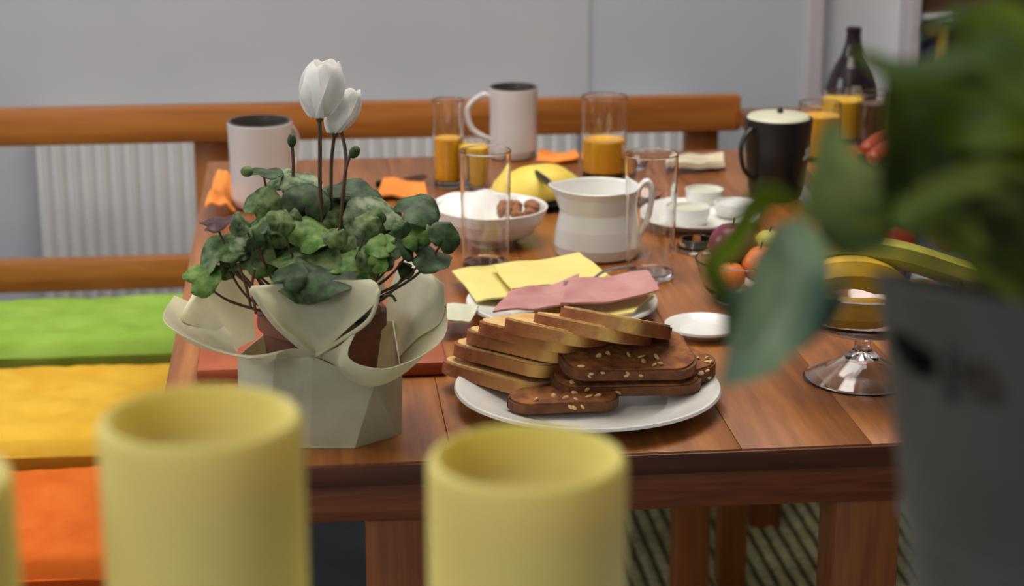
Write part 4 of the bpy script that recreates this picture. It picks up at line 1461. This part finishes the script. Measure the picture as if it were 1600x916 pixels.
# ------------------------------------------------------------------ dark bottle and things on the serving table
bt = GZ(1328, 178, TZ)
t = empty('wine_flask', bt, 'dark plum bell-shaped bottle with small pale label, in front of the white door', 'bottle')
hh = (GY(1328, 42, bt.y).z-TZ)
rw = 42*mpp(bt)
obj('bottle_body', *lathe([(0, 0), (rw*0.9, 0), (rw*1.02, 0.006), (rw*1.0, hh*0.24), (rw*0.93, hh*0.34), (rw*0.82, hh*0.44), (rw*0.64, hh*0.56), (rw*0.42, hh*0.68), (rw*0.30, hh*0.80), (rw*0.26, hh*0.93), (rw*0.28, hh*0.94), (rw*0.28, hh*0.985), (rw*0.2, hh), (0, hh)], bt, 48), M['plum_glass'], t)
def fn(u, v):
    a = -PI/2-0.26+0.36*u
    z = hh*(0.25+0.12*v)
    return bt+Vector((math.cos(a)*(rw*(1.012-0.10*v)), math.sin(a)*(rw*(1.012-0.10*v)), z))


obj('label', *sheet(fn, 10, 4, 0.0005), M['label_dim'], t)
c = onz(1392, 262)
plate(c, 55*mpp(c), 0.010, M['dark'], 'meat_plate', 'dark plate of sausage on the serving table behind the leaves', 'plate')
for i, (pa, pb) in enumerate((((1352, 222), (1388, 200)), ((1362, 236), (1400, 214)))):
    A, B_ = GY(pa[0], pa[1], c.y), GY(pb[0], pb[1], c.y+0.02)
    A, B_ = GZ(pa[0], pa[1]+14, TZ+0.030), GZ(pb[0], pb[1]+14, TZ+0.036)
    o = obj('sausage', *tube(smoothpath([A, A.lerp(B_, 0.5)+Vector((0, 0, 0.004)), B_], 5), [0.006]+[0.012]*9+[0.006], 12), M['sausage'], origin=A)
    tag(o, ['red-brown smoked sausage, rear one on the dark plate', 'red-brown smoked sausage, front one on the dark plate'][i], 'sausage', 'sausages on the dark plate')
p = GZ(1398, 232, TZ+0.03)
o = obj('bread_roll', *ball(p, 0.022, 0.018, 0.012, n=20, m=12, lump=0.1), M['cream_lid'], origin=p)
tag(o, 'small pale bread roll beside the sausages on the dark plate', 'bread')

# ------------------------------------------------------------------ shelf at the upper right
YS = YW+0.22
xs0 = x4+0.004
zA = GY(1500, 20, YS-0.2).z
zB = GY(1450, 24, YS-0.2).z
cab = empty('wall_cabinet', (xs0, YS, 0), 'dark brown wooden cabinet with open shelf in the upper right corner', 'cabinet')
obj('front_board', *box(xs0, 1.95, YS-0.20, YS+0.05, zA, zA+0.35, 0.004), M['shelf_wood'], cab)
obj('side_board', *box(GY(1500, 60, YS).x, 1.95, YS-0.16, YS+0.05, zA-0.24, zA-0.0005, 0.004), M['shelf_wood'], cab)
obj('shelf_edge', *box(xs0, GY(1490, 24, YS-0.2).x, YS-0.21, YS-0.17, zA-0.012, zA-0.0005, 0.002), M['white_paint'], cab)
obj('back_board', *box(xs0, 1.4, YS+0.055, YS+0.07, zA-0.24, zA, 0.002), M['white_paint'], cab)
zs = GY(1440, 95, YS-0.1).z
obj('lower_shelf', *box(xs0, 1.95, YS-0.20, YS+0.05, zs-0.02, zs, 0.003), M['shelf_wood'], cab)
for x_ in (xs0+0.01, 1.9):
    obj('leg', *box(x_, x_+0.04, YS-0.12, YS-0.08, 0, zs-0.0205, 0.003), M['shelf_wood'], cab)
p = GY(1434, 70, YS-0.12)
o = obj('tin', *lathe([(0, 0), (0.016, 0), (0.017, 0.002), (0.017, p.z-zs+0.02), (0.012, p.z-zs+0.030), (0.012, p.z-zs+0.036), (0, p.z-zs+0.036)], (p.x, p.y, zs), 28), M['blue'], origin=(p.x, p.y, zs))
tag(o, 'narrow blue tin standing at the left of the open shelf', 'tin')
p = GY(1455, 42, YS-0.13)
t = empty('ornament', (p.x, p.y, zs), 'round orange ornament on an indigo foot on the open shelf', 'ornament')
obj('orange_ball', *ball(p, 0.019, 0.019, 0.019), M['lamp_orange'], t)
obj('foot', *lathe([(0, 0), (0.018, 0), (0.016, 0.02), (0.010, p.z-zs-0.016), (0, p.z-zs-0.016)], (p.x, p.y, zs), 24), M['indigo'], t)
p = GY(1474, 46, YS-0.14)
o = obj('jar', *lathe([(0, 0), (0.013, 0), (0.014, 0.003), (0.013, p.z-zs), (0.008, p.z-zs+0.012), (0, p.z-zs+0.012)], (p.x, p.y, zs), 24), M['melon'], origin=(p.x, p.y, zs))
tag(o, 'small yellow jar at the right on the open shelf', 'jar')
